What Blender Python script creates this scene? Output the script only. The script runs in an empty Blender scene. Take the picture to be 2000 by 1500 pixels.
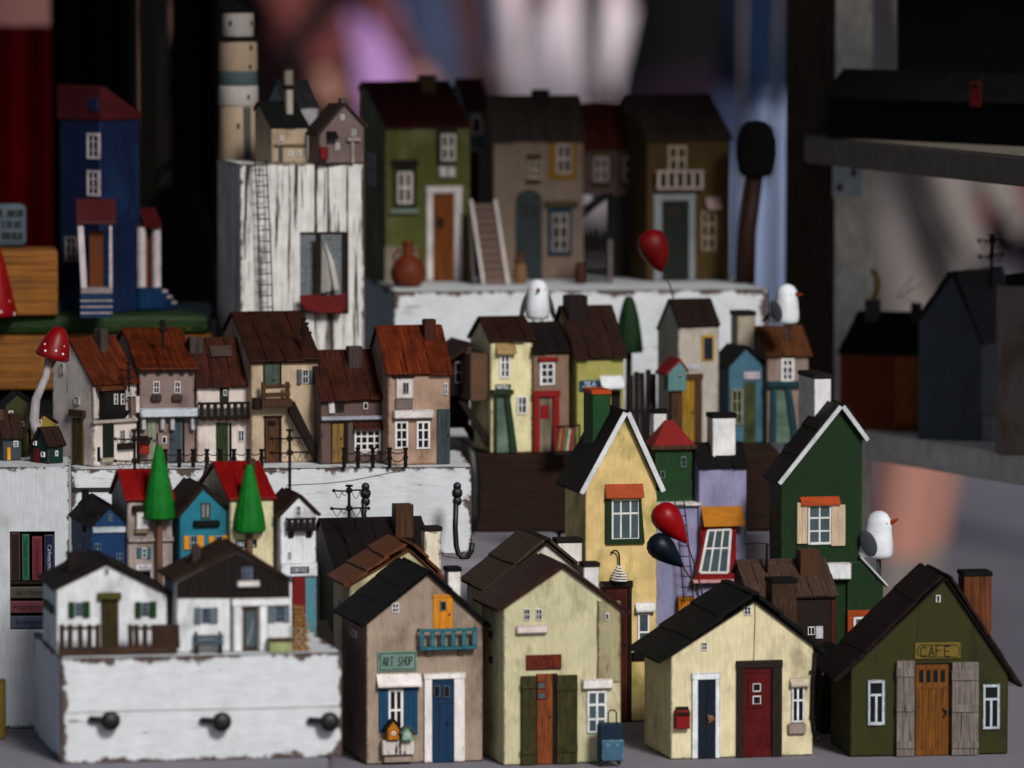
import bpy, bmesh, math, random
from mathutils import Vector, Matrix
RND = random.Random(11)
sc = bpy.context.scene
COL = sc.collection
rad = math.radians

# ---------------------------------------------------------------- camera, sky, sun
FPX, HC = 12000.0, 0.58                      # focal length in photo pixels (2000 wide), eye height above the table
PITCH = math.atan(900 / FPX)
CAMP = Vector((0, 0, HC))
FWD = Vector((0, math.cos(PITCH), -math.sin(PITCH)))
UPV = Vector((0, math.sin(PITCH), math.cos(PITCH)))
cam = bpy.data.cameras.new('camera')
cam.sensor_width = 36
cam.lens = 36 * FPX / 2000
cam.clip_start, cam.clip_end = 0.1, 500
cam.dof.use_dof = True
cam.dof.focus_distance = 4.42
cam.dof.aperture_fstop = 6.2
cam.dof.aperture_blades = 0
camo = bpy.data.objects.new('camera', cam)
camo.location = CAMP
camo.rotation_euler = (math.pi / 2 - PITCH, 0, 0)
COL.objects.link(camo)
sc.camera = camo

SUN_EL, SUN_AZ = 35, 24                      # degrees; azimuth measured from behind the camera towards the right
w = bpy.data.worlds.new('World')
sc.world = w
w.use_nodes = True
nt = w.node_tree
sky = nt.nodes.new('ShaderNodeTexSky')
sky.sky_type = 'NISHITA'
sky.sun_disc = False
sky.sun_elevation = rad(SUN_EL)
sky.sun_rotation = rad(180 - SUN_AZ)
sky.dust_density = 2.0
bg = nt.nodes['Background']
bg.inputs['Strength'].default_value = 0.055
nt.links.new(sky.outputs['Color'], bg.inputs['Color'])
sl = bpy.data.lights.new('sun', 'SUN')
sl.energy = 3.0
sl.angle = rad(12)
sl.color = (1.0, 0.98, 0.94)
so = bpy.data.objects.new('sun', sl)
az, el = rad(SUN_AZ), rad(SUN_EL)
sd = Vector((math.sin(az) * math.cos(el), -math.cos(az) * math.cos(el), math.sin(el)))
so.rotation_euler = sd.to_track_quat('Z', 'Y').to_euler()
so.location = (1, -1, 3)
COL.objects.link(so)
vs = sc.view_settings
vs.view_transform, vs.look, vs.gamma, vs.use_curve_mapping = 'Standard', 'None', 1, False
vs.exposure = 0.0
sc.cycles.max_bounces = 5
sc.cycles.use_denoising = True

# ---------------------------------------------------------------- photo pixel <-> place
def ray(px, py):
    return FWD + Vector(((px - 1000) / FPX, 0, 0)) + UPV * ((750 - py) / FPX)
def at(px, py, z=None, Y=None):
    d = ray(px, py)
    t = (z - HC) / d.z if z is not None else Y / d.y
    return CAMP + d * t
def pyof(Y, z):
    p = Vector((0, Y, z)) - CAMP
    return 750 - FPX * p.dot(UPV) / p.dot(FWD)

# ---------------------------------------------------------------- materials
MATS = {}
def lin(c):
    if isinstance(c, str):
        c = c.lstrip('#')
        c = [int(c[i:i + 2], 16) / 255 for i in (0, 2, 4)]
        c = [x / 12.92 if x <= .04045 else ((x + .055) / 1.055) ** 2.4 for x in c]
    return tuple(.8 * (x / .8) ** 1.24 for x in c)
WORN = {}
def M(key, col=None, col2=None, rough=.62, grain='z', streak=.3, wear=0., under='#4a3222', edge=0., bump=.25, scale=1., spec=.2, stain=0., metal=0., stretch=.1, patch=1., mottle=.22):
    """Painted or stained wood, in the pixel-sized units of each piece: brush streaks along the grain, chips, rubbed edges."""
    if key in MATS and col is None:
        return MATS[key]
    m = bpy.data.materials.new(key)
    MATS[key] = m
    m.use_nodes = True
    n, l = m.node_tree.nodes, m.node_tree.links
    b = n['Principled BSDF']
    b.inputs['Roughness'].default_value = rough
    b.inputs['Specular IOR Level'].default_value = spec
    b.inputs['Metallic'].default_value = metal
    tc = n.new('ShaderNodeTexCoord')
    oi = n.new('ShaderNodeObjectInfo')
    add = n.new('ShaderNodeVectorMath'); add.operation = 'MULTIPLY_ADD'
    add.inputs[1].default_value = (1, 1, 1)
    sh = n.new('ShaderNodeVectorMath'); sh.operation = 'SCALE'
    sh.inputs[0].default_value = (331, 177, 93)
    l.new(oi.outputs['Random'], sh.inputs['Scale'])
    l.new(tc.outputs['Object'], add.inputs[0]); l.new(sh.outputs[0], add.inputs[2])
    mp = n.new('ShaderNodeMapping')
    s = [1, 1, 1]
    if grain in 'xyz':
        s['xyz'.index(grain)] = stretch
    mp.inputs['Scale'].default_value = s
    l.new(add.outputs[0], mp.inputs['Vector'])
    n1 = n.new('ShaderNodeTexNoise')
    n1.inputs['Scale'].default_value = .28 * scale; n1.inputs['Detail'].default_value = 6; n1.inputs['Roughness'].default_value = .65
    l.new(mp.outputs[0], n1.inputs['Vector'])
    n0 = n.new('ShaderNodeTexNoise')
    n0.inputs['Scale'].default_value = .03 * scale; n0.inputs['Detail'].default_value = 4
    l.new(add.outputs[0], n0.inputs['Vector'])
    a = lin(col); c2 = lin(col2) if col2 else tuple(x * (1 - streak) * .8 for x in a)
    hi = tuple(min(.9, x * (1 + streak * .35)) for x in a)
    rp = n.new('ShaderNodeValToRGB')
    rp.color_ramp.elements[0].position = .32; rp.color_ramp.elements[1].position = .68
    rp.color_ramp.elements[0].color = (*[.5 * (x + y) for x, y in zip(a, c2)], 1) if not col2 else (*c2, 1)
    rp.color_ramp.elements[1].color = (*hi, 1)
    l.new(n1.outputs['Fac'], rp.inputs[0])
    # mottling at a larger scale
    mr = n.new('ShaderNodeMapRange')
    mr.inputs['From Min'].default_value = .3; mr.inputs['From Max'].default_value = .7
    mr.inputs['To Min'].default_value = 1 - mottle; mr.inputs['To Max'].default_value = 1 + mottle * .5
    l.new(n0.outputs['Fac'], mr.inputs['Value'])
    mx = n.new('ShaderNodeMix'); mx.data_type = 'RGBA'; mx.blend_type = 'MULTIPLY'; mx.inputs[0].default_value = 1
    l.new(rp.outputs[0], mx.inputs[6]); l.new(mr.outputs[0], mx.inputs[7])
    cur = mx.outputs[2]
    if stain:
        n4 = n.new('ShaderNodeTexNoise'); n4.inputs['Scale'].default_value = .016; n4.inputs['Detail'].default_value = 8; n4.inputs['Roughness'].default_value = .62
        mp4 = n.new('ShaderNodeMapping'); mp4.inputs['Scale'].default_value = (1, 1, .55); l.new(add.outputs[0], mp4.inputs['Vector']); l.new(mp4.outputs[0], n4.inputs['Vector'])
        r4 = n.new('ShaderNodeMapRange'); r4.inputs['From Min'].default_value = .5; r4.inputs['From Max'].default_value = .72; r4.inputs['To Max'].default_value = stain
        l.new(n4.outputs['Fac'], r4.inputs['Value'])
        ms = n.new('ShaderNodeMix'); ms.data_type = 'RGBA'; ms.inputs[7].default_value = (*lin(under), 1)
        l.new(r4.outputs[0], ms.inputs[0]); l.new(cur, ms.inputs[6]); cur = ms.outputs[2]
    hsum = n1.outputs['Fac']
    if wear or edge:
        fac = None
        if wear:
            n2 = n.new('ShaderNodeTexNoise')
            n2.inputs['Scale'].default_value = .075 * patch; n2.inputs['Detail'].default_value = 9; n2.inputs['Roughness'].default_value = .72
            l.new(mp.outputs[0], n2.inputs['Vector'])
            r2 = n.new('ShaderNodeMapRange')
            th = .74 - .3 * wear
            r2.inputs['From Min'].default_value = th; r2.inputs['From Max'].default_value = th + .035
            l.new(n2.outputs['Fac'], r2.inputs['Value'])
            fac = r2.outputs[0]
        if edge:   # paint rubbed off along the edges: distance to the nearest box edge from the piece's own size (kept in its object colour)
            gv = n.new('ShaderNodeVectorMath'); gv.operation = 'SUBTRACT'; gv.inputs[0].default_value = (1, 1, 1); l.new(tc.outputs['Generated'], gv.inputs[1])
            mn = n.new('ShaderNodeVectorMath'); mn.operation = 'MINIMUM'; l.new(tc.outputs['Generated'], mn.inputs[0]); l.new(gv.outputs[0], mn.inputs[1])
            ml = n.new('ShaderNodeVectorMath'); ml.operation = 'MULTIPLY'; l.new(mn.outputs[0], ml.inputs[0]); l.new(oi.outputs['Color'], ml.inputs[1])
            sx = n.new('ShaderNodeSeparateXYZ'); l.new(ml.outputs[0], sx.inputs[0])
            def mth(op, a, b):
                q = n.new('ShaderNodeMath'); q.operation = op
                for i, v in enumerate((a, b)):
                    if isinstance(v, (int, float)): q.inputs[i].default_value = v
                    else: l.new(v, q.inputs[i])
                return q.outputs[0]
            x, y, z = sx.outputs
            dd = mth('MAXIMUM', mth('MINIMUM', x, y), mth('MINIMUM', mth('MAXIMUM', x, y), z))
            n3 = n.new('ShaderNodeTexNoise'); n3.inputs['Scale'].default_value = .042 / max(edge, .4); n3.inputs['Detail'].default_value = 8; n3.inputs['Roughness'].default_value = .7
            l.new(add.outputs[0], n3.inputs['Vector'])
            A_ = 7 * edge
            xx = mth('SUBTRACT', mth('MULTIPLY', mth('SUBTRACT', n3.outputs['Fac'], .42), A_ * 5), mth('MULTIPLY', dd, 1000))
            r3 = n.new('ShaderNodeMapRange'); r3.inputs['From Min'].default_value = -2.2; r3.inputs['From Max'].default_value = 2.4; r3.inputs['To Max'].default_value = .92
            l.new(xx, r3.inputs['Value'])
            fac = r3.outputs[0] if fac is None else mth('MAXIMUM', fac, r3.outputs[0])
        mw = n.new('ShaderNodeMix'); mw.data_type = 'RGBA'
        mw.inputs[7].default_value = (*lin(under), 1)
        l.new(fac, mw.inputs[0]); l.new(cur, mw.inputs[6])
        cur = mw.outputs[2]
        hm = n.new('ShaderNodeMath'); hm.operation = 'MULTIPLY_ADD'; hm.inputs[1].default_value = -.8
        l.new(fac, hm.inputs[0]); l.new(hsum, hm.inputs[2]); hsum = hm.outputs[0]
    l.new(cur, b.inputs['Base Color'])
    bp = n.new('ShaderNodeBump')
    bp.inputs['Strength'].default_value = bump; bp.inputs['Distance'].default_value = .0006
    l.new(hsum, bp.inputs['Height']); l.new(bp.outputs[0], b.inputs['Normal'])
    rr = n.new('ShaderNodeMapRange')
    rr.inputs['To Min'].default_value = max(.05, rough - .12); rr.inputs['To Max'].default_value = min(1, rough + .15)
    l.new(n0.outputs['Fac'], rr.inputs['Value']); l.new(rr.outputs[0], b.inputs['Roughness'])
    return m
def wall(col, edge=.55, wear=.2, under='#5a4634', **k):
    """A wall paint, made once per colour."""
    key = 'paint_' + col.strip('#') + ('' if not k else '_' + '_'.join(str(v).strip('#') for v in k.values())) + f'_{wear}_{edge}'
    if key not in WORN: WORN[key] = M(key + '_worn', under, col2=col, grain='n', scale=.9, mottle=.1, bump=.5)
    return MATS.get(key) or M(key, col, wear=wear, edge=edge, under=under, mottle=.14, stain=k.pop('stain', .7), streak=k.pop('streak', .2), bump=k.pop('bump', .45), **k)
def trim(col, wear=.12, **k):
    key = 'trim_' + col.strip('#') + f'_{wear}' + '_'.join(str(v).strip('#') for v in k.values())
    if key not in WORN: WORN[key] = M(key + '_worn', col, col2='#6a5a4c', grain='n', scale=1.2, mottle=.1, bump=.4)
    return MATS.get(key) or M(key, col, wear=wear, edge=.3, streak=k.pop('streak', .25), **k)
M('white_paint', '#d5d3d1', edge=.35, wear=.18, under='#6d5a48', streak=.12)
M('white_clean', '#dfdddc', streak=.08)
M('pane_dark', '#0d1118', rough=.12, spec=.6, bump=.03, streak=.2)
M('pane_navy', '#1c2c44', rough=.2, spec=.5, bump=.05)
M('pane_grey', '#55666c', rough=.25, spec=.5, bump=.05, streak=.2)
M('black_iron', '#0c0b0b', rough=.5, spec=.5, bump=.3)
M('rust_iron', '#241812', col2='#120c0a', rough=.7, bump=.4, scale=2)
M('black_roof', '#0b0a0a', col2='#050505', grain='y', rough=.75, bump=.7)
M('dark_wood', '#2b1d15', col2='#150e0a', grain='z', rough=.7, bump=.6, stretch=.06)
M('dark_wood_x', '#2b1d15', col2='#150e0a', grain='x', rough=.7, bump=.6, stretch=.06)
M('mid_wood', '#62462f', col2='#36251a', grain='z', rough=.7, bump=.6, stretch=.06)
M('grey_wood', '#5a4e49', col2='#332a28', grain='z', rough=.75, bump=.7, stretch=.05)
M('roof_rust', '#743714', col2='#351508', grain='y', rough=.55, bump=.5, stretch=.05, mottle=.5)
M('roof_rust_dark', '#552812', col2='#2a120a', grain='y', rough=.6, bump=.5, stretch=.05, mottle=.5)
M('roof_brown', '#412415', col2='#1f110b', grain='y', rough=.65, bump=.5, stretch=.06)
M('roof_brown_mid', '#7a4c2c', col2='#4f2f1b', grain='x', rough=.65, bump=.5, stretch=.06)
M('roof_grey', '#5a4a3c', col2='#2f261f', grain='x', rough=.75, bump=.9, stretch=.05)
M('roof_black_brown', '#241812', col2='#100b09', grain='y', rough=.7, bump=.8, stretch=.05)
M('roof_maroon', '#4a1710', col2='#260c09', grain='y', rough=.6, bump=.35, stretch=.08)
M('roof_red', '#8a1214', grain='y', rough=.55, bump=.3)
M('roof_darkgrey', '#453a33', col2='#282320', grain='y', rough=.7, bump=.4, stretch=.08)
M('chip_white', '#d3d6da', edge=2.3, wear=.36, under='#4d2c14', grain='x', streak=.1, bump=.35, mottle=.08, stain=.12)
M('chip_white_z', '#c9ccd0', edge=1.6, wear=.36, under='#4a3a30', grain='z', streak=.12, stretch=.05, bump=.35, mottle=.1, stain=.25)
M('driftwood', '#d6d4d2', edge=1.0, wear=.68, under='#4b3a31', grain='z', streak=.2, stretch=.035, bump=.9, patch=1.1)

for k_, u_ in (('chip_white', '#3a2114'), ('chip_white_z', '#3a2a20'), ('driftwood', '#6a5a4c')):
    WORN[k_] = M(k_ + '_worn', u_, col2='#9a8f86', grain='n', scale=.45, mottle=.4, bump=.6)
    WORN[k_].node_tree.nodes['Color Ramp'].color_ramp.elements[0].position = .24
    WORN[k_].node_tree.nodes['Color Ramp'].color_ramp.elements[1].position = .4
# ---------------------------------------------------------------- mesh helpers (axes of a piece: x right, y into the scene, z up)
def bm_box(bm, x0, x1, y0, y1, z0, z1, bev=0., seg=1):
    vs_ = [bm.verts.new((x, y, z)) for x in (x0, x1) for y in (y0, y1) for z in (z0, z1)]
    fs = [bm.faces.new([vs_[i] for i in f]) for f in ((0, 1, 3, 2), (4, 6, 7, 5), (0, 4, 5, 1), (2, 3, 7, 6), (0, 2, 6, 4), (1, 5, 7, 3))]
    if bev:
        es = list({e for f in fs for e in f.edges})
        for f in bmesh.ops.bevel(bm, geom=es, offset=bev, segments=seg, profile=.6, affect='EDGES')['faces']: f.material_index = 1
def bm_prism(bm, pts, lo, hi, axis='y', bev=0., seg=2):
    """Extrude a polygon: axis y takes (x, z) points, axis x takes (y, z), axis z takes (x, y)."""
    mk = {'y': lambda p, t: (p[0], t, p[1]), 'x': lambda p, t: (t, p[0], p[1]), 'z': lambda p, t: (p[0], p[1], t)}[axis]
    a = [bm.verts.new(mk(p, lo)) for p in pts]
    b = [bm.verts.new(mk(p, hi)) for p in pts]
    n = len(pts)
    fs = [bm.faces.new(a), bm.faces.new(b[::-1])]
    fs += [bm.faces.new((a[i], b[i], b[(i + 1) % n], a[(i + 1) % n])) for i in range(n)]
    bmesh.ops.recalc_face_normals(bm, faces=fs)
    if bev:
        es = list({e for f in fs for e in f.edges})
        for f in bmesh.ops.bevel(bm, geom=es, offset=bev, segments=seg, profile=.6, affect='EDGES')['faces']: f.material_index = 1
def bm_lathe(bm, prof, seg=28, cx=0, cy=0, sq=1., mat=None):
    rings = []
    for r, z in prof:
        if r < 1e-6:
            rings.append([bm.verts.new(Vector((cx, cy, z)))])
        else:
            rings.append([bm.verts.new((cx + r * math.cos(2 * math.pi * i / seg), cy + sq * r * math.sin(2 * math.pi * i / seg), z)) for i in range(seg)])
    for a, b in zip(rings, rings[1:]):
        for i in range(seg):
            j = (i + 1) % seg
            if len(a) == 1 and len(b) > 1: bm.faces.new((a[0], b[j], b[i]))
            elif len(b) == 1 and len(a) > 1: bm.faces.new((a[i], a[j], b[0]))
            elif len(a) > 1: bm.faces.new((a[i], a[j], b[j], b[i]))
    if len(rings[0]) > 1: bm.faces.new(rings[0][::-1])
    if len(rings[-1]) > 1: bm.faces.new(rings[-1])
def bm_tube(bm, pts, r, seg=8, r1=None):
    pts = [Vector(p) for p in pts]
    n = len(pts); rings = []; pu = None
    for i, p in enumerate(pts):
        t = (pts[min(i + 1, n - 1)] - pts[max(i - 1, 0)]).normalized()
        if pu is None:
            pu = t.cross(Vector((0, 0, 1)))
            if pu.length < .05: pu = t.cross(Vector((1, 0, 0)))
        u = pu - t * pu.dot(t); u.normalize(); v = t.cross(u); pu = u
        rr = r if r1 is None else r + (r1 - r) * i / max(1, n - 1)
        rings.append([bm.verts.new(p + u * rr * math.cos(2 * math.pi * j / seg) + v * rr * math.sin(2 * math.pi * j / seg)) for j in range(seg)])
    for a, b in zip(rings, rings[1:]):
        for j in range(seg):
            bm.faces.new((a[j], a[(j + 1) % seg], b[(j + 1) % seg], b[j]))
    bm.faces.new(rings[0][::-1]); bm.faces.new(rings[-1])
def bm_ball(bm, c, r, sx=1, sy=1, sz=1, rot=None, sub=3):
    m = Matrix.Translation(c) @ (rot or Matrix()) @ Matrix.Diagonal((r * sx, r * sy, r * sz, 1))
    bmesh.ops.create_icosphere(bm, subdivisions=sub, radius=1, matrix=m)
def finish(bm, name, mat, smooth=None):
    bmesh.ops.recalc_face_normals(bm, faces=bm.faces)
    me = bpy.data.meshes.new(name)
    bm.to_mesh(me); bm.free()
    m = MATS[mat] if isinstance(mat, str) else mat
    me.materials.append(m)
    if m.name in WORN: me.materials.append(WORN[m.name])
    else: me.polygons.foreach_set('material_index', [0] * len(me.polygons))
    if smooth:
        me.shade_smooth() if smooth is True else me.set_sharp_from_angle(angle=rad(smooth))
        for p in me.polygons: p.use_smooth = True
    return me
BOXES = {}
STR = {
 'A': [[(0, 0), (2, 6), (4, 0)], [(.8, 2.2), (3.2, 2.2)]], 'B': [[(0, 0), (0, 6), (2.6, 5.6), (3, 4.4), (0, 3.2), (3.4, 2.4), (3.2, .6), (0, 0)]],
 'C': [[(3.8, 5), (2.4, 6), (.6, 5), (0, 3), (.6, 1), (2.4, 0), (3.8, .9)]], 'D': [[(0, 0), (0, 6), (2.6, 5.4), (3.8, 3), (2.6, .6), (0, 0)]],
 'E': [[(3.6, 6), (0, 6), (0, 0), (3.6, 0)], [(0, 3), (2.8, 3)]], 'F': [[(3.6, 6), (0, 6), (0, 0)], [(0, 3), (2.8, 3)]],
 'H': [[(0, 0), (0, 6)], [(3.8, 0), (3.8, 6)], [(0, 3), (3.8, 3)]], 'I': [[(2, 0), (2, 6)]], 'J': [[(3, 6), (3, 1), (2, 0), (.4, .8)]],
 'K': [[(0, 0), (0, 6)], [(3.6, 6), (0, 2.6), (3.8, 0)]], 'L': [[(0, 6), (0, 0), (3.4, 0)]], 'M': [[(0, 0), (.4, 6), (2, 2), (3.6, 6), (4, 0)]],
 'N': [[(0, 0), (0, 6), (3.8, 0), (3.8, 6)]], 'O': [[(2, 6), (.4, 5), (0, 3), (.4, 1), (2, 0), (3.6, 1), (4, 3), (3.6, 5), (2, 6)]],
 'P': [[(0, 0), (0, 6), (2.8, 5.6), (3.4, 4.4), (2.8, 3.2), (0, 2.8)]], 'R': [[(0, 0), (0, 6), (2.8, 5.6), (3.2, 4.4), (2.6, 3.2), (0, 3), (3.8, 0)]],
 'S': [[(3.6, 5.2), (2, 6), (.4, 5), (.6, 3.6), (3.2, 2.4), (3.6, 1), (2, 0), (.2, .8)]], 'T': [[(0, 6), (4, 6)], [(2, 6), (2, 0)]],
 'U': [[(0, 6), (.2, 1), (2, 0), (3.6, 1), (3.8, 6)]], 'V': [[(0, 6), (2, 0), (4, 6)]], 'W': [[(0, 6), (1, 0), (2, 4), (3, 0), (4, 6)]], 'Y': [[(0, 6), (2, 3), (4, 6)], [(2, 3), (2, 0)]], ' ': [], '|': [[(1.5, 1), (2.5, 5)]], '-': [[(.3, 3), (3.6, 3.2)], [(2, 1), (1.6, 5)]]}

class Thing:
    """One thing: an Empty at its base; its pieces are laid out in pixel-sized units (x along the front, y inwards, z up)."""
    def __init__(s, name, label, cat, px, py=None, z=None, Y=None, yaw=13, group=None, kind=None):
        if py is None: py, z = pyof(Y, z), None
        s.o = at(px, py, z, Y if z is None else None)
        s.px, s.py = px, py
        s.k = (s.o - CAMP).dot(FWD) / FPX
        th = rad(yaw)
        s.eu = Vector((math.cos(th), math.sin(th), 0)); s.ew = Vector((-math.sin(th), math.cos(th), 0))
        s.sin = math.sin(th)
        s.root = bpy.data.objects.new(name, None)
        s.root.empty_display_size = .01
        s.root.location = s.o; s.root.rotation_euler = (0, 0, th); s.root.scale = (s.k,) * 3
        s.root['label'] = label; s.root['category'] = cat
        if group: s.root['group'] = group
        if kind: s.root['kind'] = kind
        COL.objects.link(s.root)
    def F(s, px, py, w=0):
        d = ray(px, py); p0 = s.o + s.ew * (w * s.k)
        p = CAMP + d * ((p0 - CAMP).dot(s.ew) / d.dot(s.ew)) - s.o
        return p.dot(s.eu) / s.k, p.z / s.k
    def S(s, px, py, u=0):
        d = ray(px, py); p0 = s.o + s.eu * (u * s.k)
        p = CAMP + d * ((p0 - CAMP).dot(s.eu) / d.dot(s.eu)) - s.o
        return p.dot(s.ew) / s.k, p.z / s.k
    def add(s, name, me, parent=None, M4=None):
        o = bpy.data.objects.new(name, me)
        COL.objects.link(o)
        o.parent = parent or s.root
        xs = [v.co for v in me.vertices]
        if xs: o.color = (*[(max(c[i] for c in xs) - min(c[i] for c in xs)) / 1000 for i in range(3)], 1)
        if parent is not None:
            o.matrix_parent_inverse = parent.matrix_basis.inverted()
        if M4 is not None: o.matrix_basis = M4
        return o
    def mesh(s, name, bm, mat, parent=None, smooth=None):
        return s.add(name, finish(bm, name, mat, smooth), parent)
    def box(s, name, u0, u1, w0, w1, v0, v1, mat, parent=None, rot=None, bev=.7, jit=0.):
        """A box piece; alike boxes share their mesh."""
        mat = MATS[mat] if isinstance(mat, str) else mat
        d = (round(abs(u1 - u0), 1), round(abs(w1 - w0), 1), round(abs(v1 - v0), 1))
        b = min(bev, min(d) * .3)
        key = (d, mat.name, round(b, 2))
        if key not in BOXES:
            bm = bmesh.new()
            bm_box(bm, -d[0] / 2, d[0] / 2, -d[1] / 2, d[1] / 2, -d[2] / 2, d[2] / 2, b)
            BOXES[key] = finish(bm, name, mat)
        m4 = Matrix.Translation(((u0 + u1) / 2, (w0 + w1) / 2, (v0 + v1) / 2))
        if rot is not None: m4 = m4 @ rot
        if jit: m4 = m4 @ Matrix.Rotation(rad(RND.uniform(-jit, jit)), 4, 'Y') @ Matrix.Rotation(rad(RND.uniform(-jit, jit)), 4, 'X')
        return s.add(name, BOXES[key], parent, m4)
    def board(s, name, u0, u1, w0, w1, v0, v1, mat, parent, rot, jag=.9, ends='x'):
        """A rough-sawn roof board: same frame as box(), its outline slightly uneven."""
        a, b, c = abs(u1 - u0) / 2, abs(w1 - w0) / 2, abs(v1 - v0) / 2
        pts = []
        for (x0, y0, x1, y1) in ((-a, -b, a, -b), (a, -b, a, b), (a, b, -a, b), (-a, b, -a, -b)):
            L = math.hypot(x1 - x0, y1 - y0); n = max(2, min(14, int(L / 7)))
            for i in range(n):
                f = i / n; pts.append((x0 + (x1 - x0) * f + RND.uniform(-jag, jag), y0 + (y1 - y0) * f + RND.uniform(-jag, jag)))
        bm = bmesh.new(); bm_prism(bm, pts, -c, c, 'z')
        top = [f for f in bm.faces if abs(f.normal.z) > .9]
        bmesh.ops.bevel(bm, geom=list({e for f in top for e in f.edges}), offset=min(1.0, c * .4), segments=1, affect='EDGES')
        m4 = Matrix.Translation(((u0 + u1) / 2, (w0 + w1) / 2, (v0 + v1) / 2)) @ rot
        return s.add(name, finish(bm, name, mat), parent, m4)
    def fb(s, name, xa, ya, xb, yb, mat, w0=-4, w1=1, parent=None, bev=.7, jit=0.):
        """A box on the front whose face covers a rectangle of the photograph."""
        (u0, v1), (u1, v0) = s.F(xa, ya, w0), s.F(xb, yb, w0)
        vm = (s.F(xa, yb, w0)[1] + v0) / 2; vt = (v1 + s.F(xb, ya, w0)[1]) / 2
        return s.box(name, u0, u1, w0, w1, max(.3, vm), vt, mat, parent, bev=bev, jit=jit)
    def sb(s, name, xa, ya, xb, yb, mat, u0=-4, u1=1, parent=None, bev=.7):
        """The same on the left side wall."""
        (w1, v1), (w0, v0) = s.S(xa, ya, u0), s.S(xb, yb, u0)
        return s.box(name, u0, u1, w0, w1, v0, v1, mat, parent, bev=bev)
    # ---- bodies
    def gable(s, x1, yl, yr, apex, xback, wmat, rmat, n=3, ove=9, ovf=7, t=6, style='strip', yb=None, depth=None, wallname='wall', lapse=.35, soffit=None):
        """A block whose gable faces us: eaves at yl and yr on the front, the rest of the depth from the left wall's back edge."""
        u1 = s.F(x1, yb or s.py)[0]
        vl = s.F(s.px, yl)[1]; vr = s.F(x1, yr)[1]; ua, va = s.F(*apex)
        D = depth or s.S(xback, s.py)[0]
        s.D, s.u1 = D, u1
        bm = bmesh.new(); bm_prism(bm, [(0, 0), (u1, 0), (u1 + RND.uniform(-1.5, 1.5), vr), (ua, va), (RND.uniform(-1.5, 1.5), vl)], 0, D, 'y', bev=1.8, seg=1)
        wl = s.mesh(wallname, bm, wmat)
        roof = None
        for side, (eu, ev) in ((-1, (0, vl)), (1, (u1, vr))):
            d = Vector((eu - ua, 0, ev - va)); L0 = d.length; d.normalize()
            nrm = Vector((-d.z, 0, d.x)) if d.x > 0 else Vector((d.z, 0, -d.x))
            L = L0 + ove
            A = Vector((ua, 0, va))
            if roof is None:
                bm = bmesh.new(); rbm = bm
            p = [A, A + d * L, A + d * L + nrm * 2, A + nrm * 2]
            bm_prism(rbm, [(q.x, q.z) for q in p], -ovf + 1, D + ovf - 1, 'y')
            if side == -1:
                roof = True; keep = [(d, nrm, L, A)]
            else:
                keep.append((d, nrm, L, A))
        ro = s.mesh('roof', rbm, soffit or rmat)
        for d, nrm, L, A in keep:
            rot = Matrix(((d.x, 0, nrm.x, 0), (0, 1, 0, 0), (d.z, 0, nrm.z, 0), (0, 0, 0, 1)))
            if d.x < 0: rot = Matrix(((-d.x, 0, nrm.x, 0), (0, 1, 0, 0), (-d.z, 0, nrm.z, 0), (0, 0, 0, 1)))
            if style == 'strip':
                for i in range(n):
                    a, b = L * i / n - (4 if i else 0), L * (i + 1) / n + RND.uniform(-1, 1)
                    c = A + d * ((a + b) / 2) + nrm * (2.1 + t / 2 + (n - 1 - i) * t * lapse) + Vector((0, D / 2, 0))
                    hw = (D + 2 * ovf) / 2 + RND.uniform(-1.5, 1.5)
                    s.board('roof_board', c.x - (b - a) / 2, c.x + (b - a) / 2, c.y - hw, c.y + hw, c.z - t / 2, c.z + t / 2, rmat, ro, rot @ Matrix.Rotation(rad(RND.uniform(-1.2, 1.2)), 4, 'Z') @ Matrix.Rotation(rad(RND.uniform(-.8, .8)), 4, 'Y'), 1.4)
            else:
                pw = (D + 2 * ovf) / n
                for i in range(n):
                    LL = L + RND.uniform(-2, 2); c = A + d * (LL / 2) + nrm * (2.1 + t / 2 + RND.uniform(0, .8))
                    y0 = -ovf + pw * i + .4; y1 = y0 + pw - .8
                    s.board('roof_board', c.x - LL / 2, c.x + LL / 2, y0, y1, c.z - t / 2, c.z + t / 2, rmat, ro, rot, .8)
        s.keep = keep
        return ro
    def barge(s, mat, wd=8, ovf=9):
        """Boards along the front edges of a gable roof."""
        for d, nrm, L, A in s.keep:
            bm = bmesh.new()
            p = [A - nrm * 2, A + d * L - nrm * 2, A + d * L + nrm * (wd - 2), A + nrm * (wd - 2)]
            bm_prism(bm, [(q.x, q.z) for q in p], -ovf - 3, -ovf, 'y', bev=.6, seg=1)
            s.mesh('bargeboard', bm, mat)
    def sideon(s, x1, ye, ridge, wmat, rmat, n=5, ove=8, ovs=5, t=5, xback=None, back=1.0, vb=0, rag=2.5, wallname='wall', right_in=0, rx1=None):
        """A block whose eave faces us; ridge is the photo pixel of the ridge's left end."""
        u1 = s.F(x1, s.py)[0]; ve = s.F(s.px, ye)[1]
        wr, vr = s.S(*ridge, u=-ovs)
        wr = max(wr, 14)
        D = s.S(xback, s.py)[0] if xback else wr * (1 + back)
        D = max(D, wr * 1.15)
        s.D, s.u1, s.wr, s.vr = D, u1, wr, vr
        vbk = vr - (vr - ve) * (D - wr) / wr
        bm = bmesh.new(); bm_prism(bm, [(0, vb), (D, vb), (D, max(vbk - 2, vb + 1)), (wr, vr - 2), (0, ve)], 0, u1, 'x', bev=1.5, seg=1)
        s.mesh(wallname, bm, wmat)
        d = Vector((0, -wr, ve - vr)); L0 = d.length; d.normalize(); nrm = Vector((0, d.z, -d.y)); nrm = nrm if nrm.z > 0 else -nrm
        A = Vector((0, wr, vr))
        bm = bmesh.new()
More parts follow.
